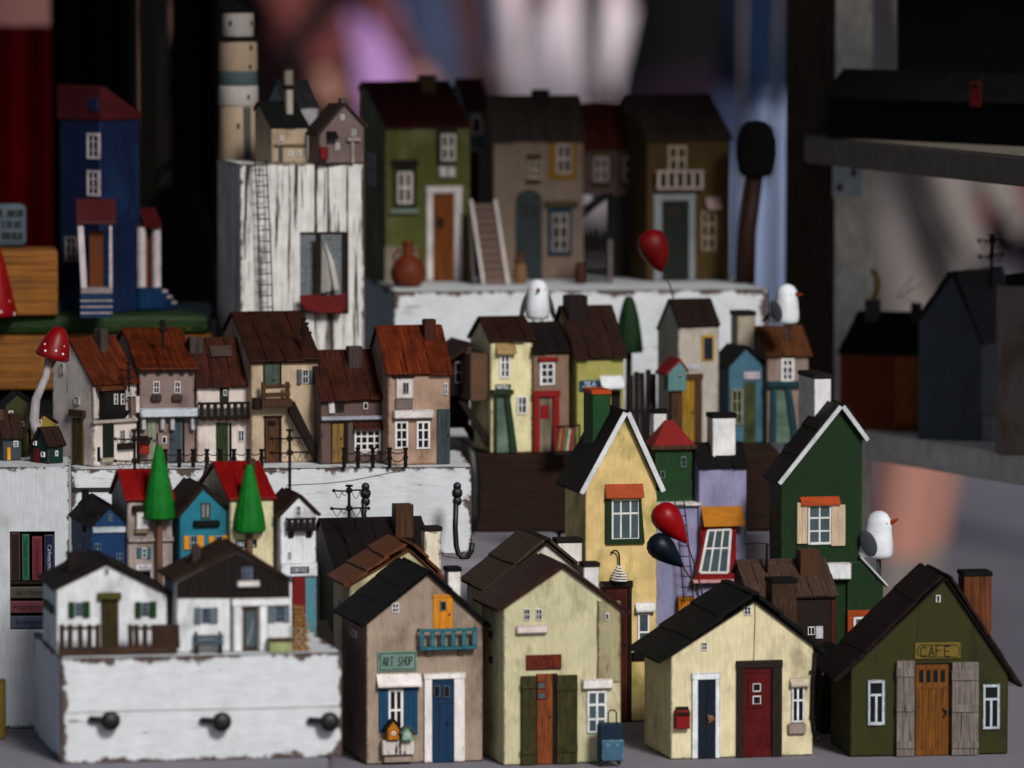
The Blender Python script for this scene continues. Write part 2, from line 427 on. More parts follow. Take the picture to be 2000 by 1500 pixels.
        p = [A, A + d * (L0 + ove - 2), A + d * (L0 + ove - 2) + nrm * 2, A + nrm * 2]
        bm_prism(bm, [(q.y, q.z) for q in p], -ovs + 1, u1 + ovs - 1, 'x')
        d2 = Vector((0, D - wr, vbk - vr)); L2 = d2.length + 3; d2.normalize(); n2 = Vector((0, -d2.z, d2.y))
        p = [A, A + d2 * L2, A + d2 * L2 + n2 * (t + 2), A + n2 * (t + 2)]
        bm_prism(bm, [(q.y, q.z) for q in p], -ovs, u1 + ovs, 'x')
        ro = s.mesh('roof', bm, rmat)
        rot = Matrix(((1, 0, 0, 0), (0, -d.y, nrm.y, 0), (0, -d.z, nrm.z, 0), (0, 0, 0, 1)))
        pw = (u1 + 2 * ovs) / n
        cuts = [-ovs + pw * i + (RND.uniform(-.15, .15) * pw if 0 < i < n else 0) for i in range(n + 1)]
        for i in range(n):
            LL = L0 + ove + RND.uniform(-rag, rag)
            c = A + d * (LL / 2) + nrm * (2.1 + t / 2 + RND.uniform(0, 1.2))
            s.board('roof_board', cuts[i] + .3, cuts[i + 1] - .3, c.y - LL / 2, c.y + LL / 2, c.z - t / 2, c.z + t / 2, rmat, ro,
                  rot @ Matrix.Rotation(rad(RND.uniform(-.6, .6)), 4, 'Z'), .8)
        s.keep = [(d, nrm, L0 + ove, A)]
        return ro
    def chimney(s, xa, ya, xb, yb, mat, w=50, d=None, cap=None, capname='cap'):
        d = d or (xb - xa) * .8
        xa2 = xa + d * s.sin * .9
        (u0, v1), (u1, v0) = s.F(xa2, ya, w), s.F(xb, yb, w)
        o = s.box('chimney', u0, u1, w, w + d, v0 - 40, v1 - (4 if cap else 0), mat, bev=1.2)
        if cap: s.box(capname, u0 - 2, u1 + 2, w - 2, w + d + 2, v1 - 5, v1 + 4, cap, o, bev=1)
        return o
    # ---- fittings
    def window(s, xa, ya, xb, yb, nx=2, ny=2, frame='white_clean', pane='pane_dark', fw=None, mw=None, w=0, proud=3.2, rows=None, top=0, name='window', parent=None, side=False, half=False):
        """Frame with glazing bars; each pane a piece of its own where it is large enough to see."""
        if side:
            (a1, v1), (a0, v0) = s.S(xa, ya), s.S(xb, yb)
        else:
            (a0, v1), (a1, v0) = s.F(xa, ya, w), s.F(xb, yb, w)
            v0 = (s.F(xa, yb, w)[1] + v0) / 2; v1 = (s.F(xb, ya, w)[1] + v1) / 2
        W, Hh = a1 - a0, v1 - v0
        fw = fw if fw is not None else max(1.4, min(W, Hh) * .12)
        mw = mw if mw is not None else fw * .75
        ys = rows or [i / ny for i in range(1, ny)]
        ny = len(ys) + 1
        bm = bmesh.new()
        def bar(x0, x1, z0, z1, p=proud):
            q = min(.55, fw * .22); x0 += RND.uniform(-q, q); x1 += RND.uniform(-q, q); z0 += RND.uniform(-q, q); z1 += RND.uniform(-q, q); p += RND.uniform(-.15, .15)
            bm_box(bm, x0, x1, w - p, w + .6, z0, z1, .25) if not side else bm_box(bm, -p, .6, x0, x1, z0, z1, .25)
        bar(a0, a0 + fw, v0, v1); bar(a1 - fw, a1, v0, v1)
        bar(a0 + fw, a1 - fw, v0, v0 + fw, proud - .05); bar(a0 + fw, a1 - fw, v1 - fw, v1, proud - .05)
        xs = [a0 + W * i / nx for i in range(1, nx)]
        zs = [v1 - Hh * f for f in ys]
        for x in xs: bar(x - mw / 2, x + mw / 2, v0 + fw, zs[0] if half else v1 - fw, proud - .6)
        for z in zs: bar(a0 + fw, a1 - fw, z - mw / 2, z + mw / 2, proud - .9)
        o = s.mesh(name, bm, frame, parent)
        if parent is None:
            gx = [a0 + fw * .6] + xs + [a1 - fw * .6]; gz = [v0 + fw * .6] + sorted(zs) + [v1 - fw * .6]
            if W / nx < 7 or Hh / ny < 7: gx, gz = [gx[0], gx[-1]], [gz[0], gz[-1]]
            for i in range(len(gx) - 1):
                for j in range(len(gz) - 1):
                    if side: s.box('pane', -1.1, .4, gx[i], gx[i + 1], gz[j], gz[j + 1], pane, o, bev=0)
                    else: s.box('pane', gx[i], gx[i + 1], w - 1.1, w + .4, gz[j], gz[j + 1], pane, o, bev=0)
        return o
    def door(s, xa, ya, xb, yb, mat, n=3, frame=None, fwl=0, fwr=0, top=0, name='door', knob=None, kmat='black_iron', w=0, lip=2, fout=5, out=1.6, rails=(), pw=None):
        """Slab with board faces; optional posts and lintel; rails are (y0, y1) bands of the photograph."""
        sl_ = s.fb(name, xa, ya, xb, yb, pw or mat, w - out, w + 1)
        (u0, v1), (u1, v0) = s.F(xa, ya, w), s.F(xb, yb, w)
        v0 = max(v0, 0.4)
        pwid = (u1 - u0) / n
        if n > 1:
            for i in range(n):
                s.box('plank', u0 + pwid * i + .35, u0 + pwid * (i + 1) - .35, w - out - .9 - RND.uniform(0, .3), w - out + .5, v0 + .3, v1 - .3, mat, sl_, bev=.4)
        for (y0, y1) in rails:
            s.fb('rail', xa, y0, xb, y1, mat, w - out - 2.2, w - out, sl_, bev=.4)
        if knob:
            ku, kv = s.F(*knob, w)
            bm = bmesh.new(); bm_ball(bm, (ku, w - out - 2.4, kv), 2.2, sub=2)
            s.mesh('knob', bm, kmat, sl_, smooth=True)
        if frame:
            bm = bmesh.new()
            uu0, uu1 = s.F(xa - fwl, ya)[0], s.F(xb + fwr, ya)[0]
            if fwl: bm_box(bm, uu0, u0 - .1, w - fout, w + 1, v0, v1, .6)
            if fwr: bm_box(bm, u1 + .1, uu1, w - fout, w + 1, v0, v1, .6)
            if top: bm_box(bm, uu0 - lip, uu1 + lip, w - fout - 1, w + 1, v1, v1 + top, .6)
            s.mesh('door_frame', bm, frame)
        return sl_
    def awning(s, xa, ya, xb, yb, mat, out=14, t=3, name='awning', skew=0, w=0, parent=None):
        u0, vt = s.F(xa, ya, w); u1, vb = s.F(xb, yb, w - out)
        bm = bmesh.new()
        bm_prism(bm, [(w + .5, vt), (w - out, vb + t), (w - out, vb), (w + .5, vt - t)], u0, u1, 'x', bev=.5, seg=1)
        return s.mesh(name, bm, mat, parent)
    def shutter(s, xa, ya, xb, yb, mat, n=2, name='shutter', w0=-3, w1=.8, jit=0, battens=(), bmat=None):
        o = s.fb(name, xa, ya, xb, yb, mat, w0, w1, jit=jit)
        if n > 1:
            (u0, v1), (u1, v0) = s.F(xa, ya, w0), s.F(xb, yb, w0)
            v0 = max(v0, 0.4)
            for i in range(n):
                s.box('board', u0 + (u1 - u0) * i / n + .25, u0 + (u1 - u0) * (i + 1) / n - .25, w0 - .8, w0 + .4, v0 + .3, v1 - .3 - RND.uniform(0, 1), mat, o, bev=.3)
        for y0, y1 in battens:
            s.fb('batten', xa - .5, y0, xb + .5, y1, bmat or mat, w0 - 3.5, w0, o, bev=.5)
        return o
    def balcony(s, xa, ya, xb, yb, n, mat, out=18, bw=5, corb=None, cmat=None, floor=5, rail=4, w=0):
        (u0, vt), (u1, vb) = s.F(xa, ya, -out), s.F(xb, yb, -out)
        fl = s.box('balcony', u0, u1, -out, w + 1, vb, vb + floor, mat)
        s.box('rail', u0 - 1, u1 + 1, -out - .6, -out + 3, vt - rail, vt, mat, fl)
        for e in (u0, u1 - 3): s.box('rail', e, e + 3, -out + 3.1, w, vt - rail + .2, vt - .2, mat, fl)
        for i in range(n):
            c = u0 + bw / 2 + (u1 - u0 - bw) * i / (n - 1)
            s.box('baluster', c - bw / 2, c + bw / 2, -out + .3, -out + 2.5, vb + floor, vt - rail, mat, fl, jit=1.5)
        for xc in corb or ():
            c = s.F(xc, yb)[0]
            bm = bmesh.new(); bm_prism(bm, [(0.5, vb), (-out * .7, vb), (-out * .6, vb - 5), (-3, vb - 14), (.5, vb - 15)], c - 5, c + 5, 'x', bev=.6, seg=1)
            s.mesh('corbel', bm, cmat or mat)
        return fl
    def text(s, txt, xa, ya, xb, yb, w, mat, parent, t=1.6, slant=0., jit=.12, upside=False, name='lettering'):
        (u0, v1), (u1, v0) = s.F(xa, ya, w), s.F(xb, yb, w)
        n = len(txt); cw = (u1 - u0) / n; hh = v1 - v0
        bm = bmesh.new()
        for i, ch in enumerate(txt):
            dx, dz = RND.uniform(-jit, jit) * cw * .4, RND.uniform(-jit, jit) * hh * .5
            for st in STR.get(ch, []):
                P = [(u0 + cw * (i + .1) + dx + x / 4 * cw * .72 + slant * z, v0 + dz + z / 6 * hh) for x, z in st]
                for (x0, z0), (x1, z1) in zip(P, P[1:]):
                    L = math.hypot(x1 - x0, z1 - z0) or 1
                    nx, nz = -(z1 - z0) / L * t / 2, (x1 - x0) / L * t / 2
                    ex, ez = (x1 - x0) / L * t * .4, (z1 - z0) / L * t * .4
                    bm_prism(bm, [(x0 - ex + nx, z0 - ez + nz), (x1 + ex + nx, z1 + ez + nz), (x1 + ex - nx, z1 + ez - nz), (x0 - ex - nx, z0 - ez - nz)], w - .5 - RND.uniform(0, .1), w + .2, 'y')
        return s.mesh(name, bm, mat, parent)
    def sign(s, xa, ya, xb, yb, txt, mat, tmat, border=None, w=-4, t=1.8, pad=(4, 5), name='sign', slant=0., jit=.12):
        o = s.fb(name, xa, ya, xb, yb, mat, w, 1)
        if border:
            (u0, v1), (u1, v0) = s.F(xa, ya, w), s.F(xb, yb, w)
            bm = bmesh.new(); i, b = border[1], border[2]
            for r in ((u0 + i, u1 - i, v0 + i, v0 + i + b), (u0 + i, u1 - i, v1 - i - b, v1 - i), (u0 + i, u0 + i + b, v0 + i + b, v1 - i - b), (u1 - i - b, u1 - i, v0 + i + b, v1 - i - b)):
                bm_box(bm, r[0], r[1], w - .5, w + .2, r[2], r[3])
            s.mesh('border', bm, border[0], o)
        if txt: s.text(txt, xa + pad[0], ya + pad[1], xb - pad[0], yb - pad[1], w - .1, tmat, o, t, slant, jit)
        return o
    def wires(s, name, chains, r, mat, parent=None, seg=6):
        bm = bmesh.new()
        for pts in chains: bm_tube(bm, pts, r, seg)
        return s.mesh(name, bm, mat, parent, smooth=True)
    def lathe(s, name, prof, mat, parent=None, cx=0, cy=0, sq=1., seg=28, tilt=None, smooth=40):
        bm = bmesh.new(); bm_lathe(bm, prof, seg, cx, cy, sq)
        if tilt: bmesh.ops.rotate(bm, verts=bm.verts, cent=(cx, cy, 0), matrix=Matrix.Rotation(rad(tilt[0]), 3, tilt[1]))
        return s.mesh(name, bm, mat, parent, smooth=smooth)
def struct(name, me, loc=(0, 0, 0), rz=0):
    o = bpy.data.objects.new(name, me); COL.objects.link(o)
    o.location = loc; o.rotation_euler = (0, 0, rz); o['kind'] = 'structure'
    return o
def struct_box(name, x0, x1, y0, y1, z0, z1, mat, bev=.004):
    bm = bmesh.new(); bm_box(bm, x0, x1, y0, y1, z0, z1, bev, 2)
    return struct(name, finish(bm, name, mat))
# ---------------------------------------------------------------- supports: table, steps, stands
M('cloth', '#8f8b93', scale=5200, rough=.9, streak=.16, bump=.5, grain='n', mottle=.06)
M('paving', '#7c7880', scale=40, rough=.9, grain='n')
M('shade_cloth', '#3a3638', scale=60, rough=.9, grain='n')
M('dark_cloth', '#121113', scale=60, rough=.95, grain='n', mottle=.1)
ZS = .115
Z_BOX = .03
Z_COT = at(120, 1287, Y=4.0).z
Z_ROW = at(600, 1245, Y=4.2).z
Z_TER = at(140, 917, Y=4.5).z
Z_LOG = at(940, 886, Y=4.68).z
Z_BACK = at(770, 570, Y=4.9).z
Z_DRIFT = at(470, 321, Y=4.72).z
Z_SLAB = at(200, 615, Y=4.78).z
Z_BOOK = at(0, 913, Y=4.40).z
X_STEP = at(1095, 1000, Y=4.48).x
g = bmesh.new(); bm_box(g, -60, 60, -20, 160, -.9, -.75)
struct('ground', finish(g, 'ground', 'paving'))
g = bmesh.new(); bm_prism(g, [(-.95, 3.4), (1.1, 3.4), (1.1, 4.66), (.215, 4.66), (.215, 5.35), (-.95, 5.35)], -.03, 0, 'z', .003)
struct('table_surface', finish(g, 'table_surface', 'cloth'))
struct_box('table_step', -.95, X_STEP, 4.48, 5.33, .0005, ZS, 'cloth', .006)
struct_box('table_step', X_STEP + .0004, .214, 4.665, 5.33, .0005, ZS - .0006, 'cloth', .006)
struct_box('table_riser', -.8, at(640, 1480, Y=4.0).x, 3.7, 4.175, .0005, Z_BOX, 'cloth', .004)
# added canopy out of view, placed to shade roof tops and back rows
struct_box('canopy', -2.2, 2.0, 4.16, 6.2, 1.02, 1.05, 'shade_cloth')

def block(name, label, px, Y, x1, zt, zb, dep, mat, yaw, cat='wooden block', bev=1.6, part=None, group=None):
    t = Thing(name, label, cat, px, Y=Y, z=zb, yaw=yaw, group=group)
    u1 = t.F(x1, pyof(Y, zt))[0]
    hgt = (zt - zb) / t.k
    bm = bmesh.new(); bm_box(bm, 0, u1, 0, dep, 0, hgt, bev, 2)
    t.body = t.mesh(part or 'body', bm, mat)
    t.u1, t.hgt, t.D = u1, hgt, dep
    return t
# cottages' box with three knobs
t = block('wooden_box', 'white painted box with three black knobs under the two cottages', 120, 4.0, 668, Z_COT, Z_BOX, 460, 'chip_white', 11)
bm = bmesh.new(); y0 = t.F(300, 1388)[1]
bm_prism(bm, [(3, y0), (t.u1 * .3, y0 + 1.2), (t.u1 * .7, y0 - .6), (t.u1 - 3, y0 + .4), (t.u1 - 3, y0 - 1), (t.u1 * .7, y0 - 1.9), (t.u1 * .3, y0 - .3), (3, y0 - 1.4)], -.35, 1, 'y')
t.mesh('seam', bm, 'mid_wood', t.body)
for x, y in ((213, 1405), (430, 1407), (640, 1407)):
    u, v = t.F(x, y)
    bm = bmesh.new()
    bm_lathe(bm, [(5, 0), (6, 8), (9, 12), (17, 17), (19.5, 23), (18, 29), (10, 33), (0, 34)], 20)
    bmesh.ops.rotate(bm, verts=bm.verts, cent=(0, 0, 0), matrix=Matrix.Rotation(rad(90), 3, 'X'))
    bm_tube(bm, [(-36, -8, 2), (-18, -12, 1), (0, -14, 0)], 6.5, 10)
    bm_ball(bm, (-36, -8, 2), 6.5, sub=2)
    bmesh.ops.translate(bm, verts=bm.verts, vec=(u, 0, v))
    t.mesh('knob', bm, 'black_iron', smooth=True)
# dark stand under the coffee house row
block('wooden_stand', 'dark wooden stand under the row with the blue house', 138, 4.19, 652, Z_ROW, .001, 300, 'dark_wood_x', 4, bev=2)
# terrace block
t = block('wooden_block', 'long white chipped beam carrying the rust-roofed terrace', 139, 4.5, 922, Z_TER, ZS, 390, 'chip_white', 4)
bm = bmesh.new(); u, v = t.F(140, 957); u2, v2 = t.F(250, 953)
bm_box(bm, 2, u2, -.4, 3, v - 5, v + 4.5); t.mesh('gap', bm, 'black_iron', t.body)
cr = [t.F(*p) for p in ((560, 948), (600, 946), (640, 944), (690, 938), (735, 929), (770, 922))]
t.wires('crack', [[(a, -.1, b) for a, b in cr]], .8, 'dark_wood', t.body, 4)
def iron_hook(px, y0, y1, hook, label):
    h = Thing('iron_hook', label, 'hook', px, y1, Y=4.487, yaw=4, group='black hooks on the terrace beam')
    H1 = h.F(px, y0)[1]
    bm = bmesh.new()
    for q, r in ((H1 - 7, 8), (H1 - 20, 10.5), (H1 - 36, 9)): bm_ball(bm, (2, 0, q), r, 1.05, .7, 1.1, sub=2)
    h.mesh('plate', bm, 'black_iron', smooth=True)
    pts = [(0, 0, H1 - 30), (-2, 0, H1 * .4), (0, -2, 24)]
    if hook: pts += [(4, -3, 9), (12, -4, 1), (22, -5, 3), (29, -6, 14), (31, -6, 30)]
    else: pts += [(0, -2, 0)]
    h.wires('shank', [pts], 5.5, 'black_iron', seg=10)
iron_hook(891, 943, 1090, True, 'long black iron hook at the right end of the terrace beam')
iron_hook(712, 944, 1040, False, 'black iron hook behind the telegraph pole on the dark roof')
iron_hook(405, 906, 985, False, 'small black hook between the turquoise and red roofs')
# dark log block
t = block('wooden_block', 'dark brown old beam behind the yellow tower', 885, 4.68, 1524, Z_LOG, ZS, 420, M('beam_brown', '#40281a', col2='#1d120c', grain='x', rough=.8, bump=1.0, stretch=.04, wear=.25, under='#120c09'), 3, bev=6)
k = Thing('rubber_cable', 'black rubber loop draped over the left end of the dark beam', 'cable', 905, Y=4.668, z=ZS, yaw=3)
hh = (Z_LOG - ZS) / k.k
bm = bmesh.new()
bm_tube(bm, [(-12, 90, hh + 15), (-4, 40, hh + 17), (6, 6, hh + 14), (16, -6, hh), (20, -8, hh - 40), (20, -7, 40), (14, -6, 8)], 13, 12)
k.mesh('loop', bm, 'black_iron', smooth=True)
# back row box and driftwood post, left slabs, book block
t = block('wooden_box', 'long white box under the back row of houses', 770, 4.9, 1500, Z_BACK, ZS, 620, 'chip_white', 7)
DRIFT = block('driftwood_block', 'tall weathered white post with a sailing boat niche', 470, 4.72, 712, Z_DRIFT, ZS, 300, 'driftwood', 11)
M('oak', '#9a6a2c', col2='#5a3814', grain='x', rough=.6, bump=.8, stretch=.03, scale=.8)
M('grass_paint', '#2f4a1c', col2='#16260d', grain='x', rough=.6, bump=.4, wear=.25, under='#8a7a3a')
struct_box('table_step', -.95, at(405, 700, Y=4.9).x, 4.795, 5.2, ZS + .0006, at(200, 762, Y=4.78).z, 'dark_cloth', .004)
zw = at(200, 762, Y=4.78).z + .0003; zg = at(200, 652, Y=4.78).z
block('oak_board', 'thick brown oak board under the green slab', -60, 4.78, 416, zg, zw, 420, 'oak', 2, bev=5)
block('painted_slab', 'green painted slab with yellow scratches under the blue tower', -60, 4.775, 408, Z_SLAB, zg + .0003, 420, 'grass_paint', 2, bev=12)
# ---------------------------------------------------------------- front houses on the table
# art shop
h = Thing('art_shop_house', 'grey-beige house with the teal balcony and art shop sign', 'model house', 716, 1493, z=.0004, yaw=13)
h.gable(943, 1217, 1217, (835, 1121), 668, wall('#a8988a'), 'black_roof', n=3, ove=13, ovf=10, t=6, lapse=.2)
h.chimney(868, 1112, 900, 1200, trim('#e4e0dd'), w=70, d=34, cap='black_roof')
h.window(765, 1178, 779, 1197, 2, 2, pane='pane_navy')
h.window(686, 1228, 697, 1247, 2, 2, pane='pane_navy', side=True)
yel = M('yellow_door', '#d0902a', grain='z', streak=.3)
h.door(846, 1161, 884, 1230, yel, 3, knob=(877, 1200), rails=((1161, 1167),))
h.window(860, 1174, 871, 1192, 1, 1, frame=trim('#8fa0ac'), w=-3)
teal = M('teal_paint', '#3f7f8c', grain='x', streak=.2, wear=.1, under='#20434c', edge=.4)
h.balcony(820, 1229, 932, 1268, 6, teal, out=22, bw=9, corb=(836, 899), cmat=trim('#8a7a70', .3), floor=6, rail=6)
M('sign_sage', '#7d968c', streak=.2, grain='x'); M('sign_ink', '#2b3a38')
h.sign(738, 1272, 815, 1311, 'ART SHOP', 'sign_sage', 'sign_ink', ('sign_ink', 4, 1.6), pad=(8, 12), slant=.15)
blu = M('blue_paint', '#1c5273', grain='z', streak=.35, wear=.12, under='#3a302c')
h.shutter(740, 1342, 759, 1430, blu, 2); h.shutter(789, 1342, 816, 1434, blu, 3)
h.window(758, 1346, 787, 1425, 2, 2, frame='white_clean', rows=[.52], fw=4.5, mw=4)
h.awning(735, 1316, 825, 1342, trim('#e3dcda', .35), out=16, t=4)
h.fb('planter', 747, 1446, 810, 1475, trim('#cfc8c4', .6), -22, 1, bev=1.5)
h.fb('stone_ledge', 750, 1474, 806, 1490, trim('#a2948a', .5), -14, 1, bev=2)
for (xa, xb, ya, yb, yr, col, lab) in ((757, 780, 1424, 1446, 1408, '#b87a1c', 'ochre'), (785, 807, 1432, 1447, 1421, '#8fb3a0', 'mint')):
    b = Thing('toy_birdhouse', f'tiny {lab} birdhouse standing on the art shop planter', 'birdhouse', xa, yb, Y=h.o.y - .0075, yaw=13, group='birdhouses on the planter')
    b.o.z = b.root.location.z = h.o.z + h.F(xa, 1446, -22)[1] * h.k + .0001
    b.gable(xb, ya, ya, ((xa + xb) / 2, yr), xa - 4, wall(col), 'roof_black_brown' if lab == 'ochre' else trim('#5f7468'), n=1, ove=3, ovf=2, t=2, yb=yb)
    cu, cv = b.F((xa + xb) / 2, (ya + yb) / 2 - 3)
    bm = bmesh.new(); bm_lathe(bm, [(0, 0), (4, 0), (4, 1), (2.6, 1.3)], 14)
    bmesh.ops.rotate(bm, verts=bm.verts, cent=(0, 0, 0), matrix=Matrix.Rotation(rad(90), 3, 'X'))
    bmesh.ops.translate(bm, verts=bm.verts, vec=(cu, 0, cv)); b.mesh('hole_ring', bm, 'white_clean')
    bm = bmesh.new(); bm_ball(bm, (cu, -1, cv), 2.2, 1, .5, 1, sub=2); b.mesh('hole', bm, 'pane_dark')
d = h.door(843, 1326, 886, 1491, M('navy_door', '#17405f', grain='z', streak=.4, wear=.14, under='#3b6a86'), 3, frame=trim('#e2dedc', .3), fwl=15, fwr=21, top=12, knob=(874, 1412), rails=((1326, 1332), (1368, 1374), (1470, 1491)), lip=2)
for x in (847, 866): h.window(x, 1339, x + 12, 1362, 1, 1, frame=trim('#6d7f8c'), w=-3.2)

# hotel
h = Thing('hotel_house', 'pale green hotel with brick-red sign and olive door shutters', 'model house', 984, 1495, z=.0004, yaw=13)
gw = wall('#c8c3a4')
h.gable(1213, 1186, 1192, (1099, 1107), 941, gw, M('roof_stain', '#47210f', col2='#24110a', grain='x', rough=.5, bump=.35, stretch=.1), n=1, ove=17, ovf=11, t=6)
h.chimney(1133, 1103, 1170, 1180, trim('#ddd8da'), w=85, d=34, cap='dark_wood')
h.fb('wall_strip', 1168, 1174, 1212, 1334, wall('#a9a283', wear=.45), -1.6, 1)
M('crack_ink', '#3a2c1e')
cr = [h.F(x, y, -1.7) for x, y in ((1167.5, 1172), (1166.5, 1230), (1168, 1280), (1166, 1326))]
h.wires('crack', [[(a, -1.6, b) for a, b in cr]], .7, 'crack_ink', None, 4)
for x in (1023, 1046): h.window(x, 1189, x + 12, 1211, 2, 2, pane='pane_navy')
h.window(1182, 1197, 1189, 1211, 1, 1, pane='pane_navy', w=-1.6)
for y in (1231, 1280): h.window(957, y, 963, y + 16, 2, 2, pane='pane_navy', side=True, frame=trim('#4a4a44'))
h.fb('ledge', 1010, 1222, 1071, 1238, trim('#ddd2cf', .5), -12, 1, bev=2.5)
M('brick_red', '#7c3014', grain='x', streak=.4); M('brown_ink', '#2e130a')
h.sign(1028, 1279, 1097, 1308, 'HOTEL', 'brick_red', 'brown_ink', ('brown_ink', 2.5, 1.4), pad=(8, 7), slant=.18)
oli = M('olive_door', '#4f4b24', col2='#29270f', grain='z', bump=.5, wear=.15, under='#6b6130')
h.shutter(1019, 1321, 1047, 1496, oli, 2, w0=-9, battens=((1333, 1345), (1462, 1474)))
h.shutter(1088, 1319, 1128, 1497, oli, 3, w0=-9, battens=((1333, 1349), (1456, 1470)))
h.door(1048, 1316, 1079, 1494, M('amber_door', '#95582a', col2='#552c12', grain='z', bump=.5), 2, frame='dark_wood', fwr=9, fwl=1, knob=(1073, 1400), top=0)
for y in (1331, 1351): h.window(1050, y, 1066, y + 14, 1, 1, frame='brick_red', pane='pane_grey', w=-3, fw=1.2)
h.fb('lintel', 1139, 1327, 1198, 1346, trim('#e4dfdc', .3), -12, 1, bev=2)
h.window(1146, 1348, 1185, 1432, 2, 3, pane='pane_grey', fw=5, mw=4.5, frame=trim('#e2e2e2'))
# suitcase beside the hotel
b = Thing('suitcase', 'blue trolley suitcase standing at the right corner of the hotel', 'suitcase', 1170, 1494, z=.0018, yaw=10)
b.o.z
nav = M('suit_navy', '#173246', streak=.2, edge=.5, under='#3f6074'); lbl = M('suit_blue', '#4d7086', streak=.2, edge=.5, under='#86a0ae', wear=.15)
(u1, vt), (_, vm) = b.F(1217, 1413), b.F(1217, 1447)
b.box('case', 0, u1, 0, 26, 6, vt, nav, bev=4)
(pa, pt), (pb, pbm) = b.F(1176, 1446, -6), b.F(1219, 1486, -6)
po = b.box('pocket', pa, pb, -7, 1, pbm, pt, lbl, bev=2.5)
for x in (1187, 1206):
    cu, cv = b.F(x, 1456, -7); b.box('buckle', cu - 3, cu + 3, -8.4, -6.5, cv - 4, cv + 4, lbl, po, bev=1)
hx = [b.F(1188, 1413, 13), b.F(1188, 1392, 13), b.F(1192, 1387, 13), b.F(1200, 1387, 13), b.F(1204, 1392, 13), b.F(1204, 1413, 13)]
b.wires('handle', [[(x, 13, z) for x, z in hx]], 1.6, 'rust_iron')
for x in (6, u1 - 6):
    for y in (5, 21):
        bm = bmesh.new(); bm_lathe(bm, [(0, -2), (5, -2), (5, 2), (0, 2)], 14)
        bmesh.ops.rotate(bm, verts=bm.verts, cent=(0, 0, 0), matrix=Matrix.Rotation(rad(90), 3, 'Y'))
        bmesh.ops.translate(bm, verts=bm.verts, vec=(x, y, 3.5)); b.mesh('wheel', bm, 'black_iron')
# cream house with two doors
h = Thing('cream_house', 'cream house with a blue and a red door under a charcoal roof', 'model house', 1310, 1483, z=.0004, yaw=12.5)
cw_ = wall('#dbd2b2', wear=.2, under='#6a5a3e')
h.gable(1587, 1280, 1262, (1473, 1174), 1258, cw_, 'black_roof', n=3, ove=30, ovf=9, t=8, lapse=.4)
d0, n0, L0, A0 = h.keep[0]
h.box('ridge_board', A0.x - 9, A0.x + 9, -10, h.D + 10, A0.z + 12, A0.z + 19, 'black_roof', bev=1.5)
h.chimney(1498, 1135, 1556, 1260, M('bark_wood', '#5a4330', col2='#241a14', grain='z', bump=.9, scale=1.6, wear=.2, under='#17110e'), w=90, d=50, cap='black_roof', capname='cap')
h.window(1453, 1184, 1466, 1201, 2, 2, frame='white_clean'); h.window(1369, 1254, 1381, 1270, 2, 2, frame='white_clean')
cr = [h.F(x, y) for x, y in ((1474, 1178), (1474.5, 1210), (1473, 1250), (1472, 1291))]
h.wires('crack', [[(a, -.1, b) for a, b in cr]], .9, 'crack_ink', None, 4)
h.door(1362, 1327, 1396, 1483, M('ink_door', '#12263a', col2='#0c1826', grain='z', wear=.08, under='#2f5263'), 2, frame=trim('#dfe2e6', .25), fwl=11, fwr=9, top=13, lip=1, fout=6)
bm = bmesh.new(); cu, cv = h.F(1388, 1403, -3)
bm_ball(bm, (cu, -6, cv), 7, 1, .5, .95, sub=2); bm_prism(bm, [(cu - 4, cv + 1), (cu - 9, cv + 9), (cu - 2, cv + 6)], -7.5, -4.5, 'y'); bm_prism(bm, [(cu - 3, cv - 2), (cu - 6, cv - 10), (cu + 1, cv - 6)], -7.5, -4.5, 'y')
h.mesh('handle', bm, M('clay', '#8a6a50', rough=.7))
red = M('red_door', '#6a0f14', col2='#4a0a0e', grain='z', wear=.16, under='#a87a7a', rough=.4)
h.door(1451, 1304, 1506, 1481, red, 1, frame=M('old_frame', '#3a2b25', col2='#1c1412', grain='z', bump=.7, wear=.3, under='#77706c'), fwl=13, fwr=20, top=14, lip=1, fout=8, rails=((1304, 1314), (1464, 1481)))
h.fb('panel', 1461, 1326, 1487, 1384, red, -4, -1)
for y in (1335, 1359): h.window(1470, y, 1486, y + 16, 1, 1, frame='white_clean', w=-4, fw=1.8, proud=1.2)
h.fb('door_gap', 1506.5, 1305, 1513, 1480, 'black_iron', -1.5, 1, bev=0)
h.fb('mail_box', 1320, 1388, 1348, 1424, M('post_red', '#8a1418', edge=.4, under='#5a3030'), -16, 1, bev=1.2)
h.awning(1319, 1380, 1349, 1397, 'dark_wood_x', out=20, t=3, name='mail_box_lid')
h.window(1545, 1339, 1571, 1411, 2, 2, frame=trim('#e6e8ec'), rows=[.4], fw=4.2, mw=3.6)
h.awning(1542, 1324, 1582, 1341, trim('#cdbfb0', .6, grain='x'), out=12, t=6)
h.fb('sill', 1540, 1413, 1574, 1435, trim('#9c8f88', .6), -8, 1, bev=2.5)
pp = [h.F(1590, 1275, -4), h.F(1585, 1330, -4), h.F(1583, 1395, -4), h.F(1587, 1425, -5), h.F(1596, 1441, -7)]
o = h.wires('drainpipe', [[(a + 3, -4, b) for a, b in pp]], 4.2, 'rust_iron', None, 10)
for y in (1312, 1400): cu, cv = h.F(1584, y, -4); h.box('bracket', cu - 3, cu + 8, -9, 0, cv - 2, cv + 2, 'rust_iron', o)
bm = bmesh.new(); cu, cv = h.F(1598, 1443, -7); bm_ball(bm, (cu, -5, cv), 8, 1, 1, .9, sub=2); h.mesh('outlet', bm, 'rust_iron', o, smooth=True)
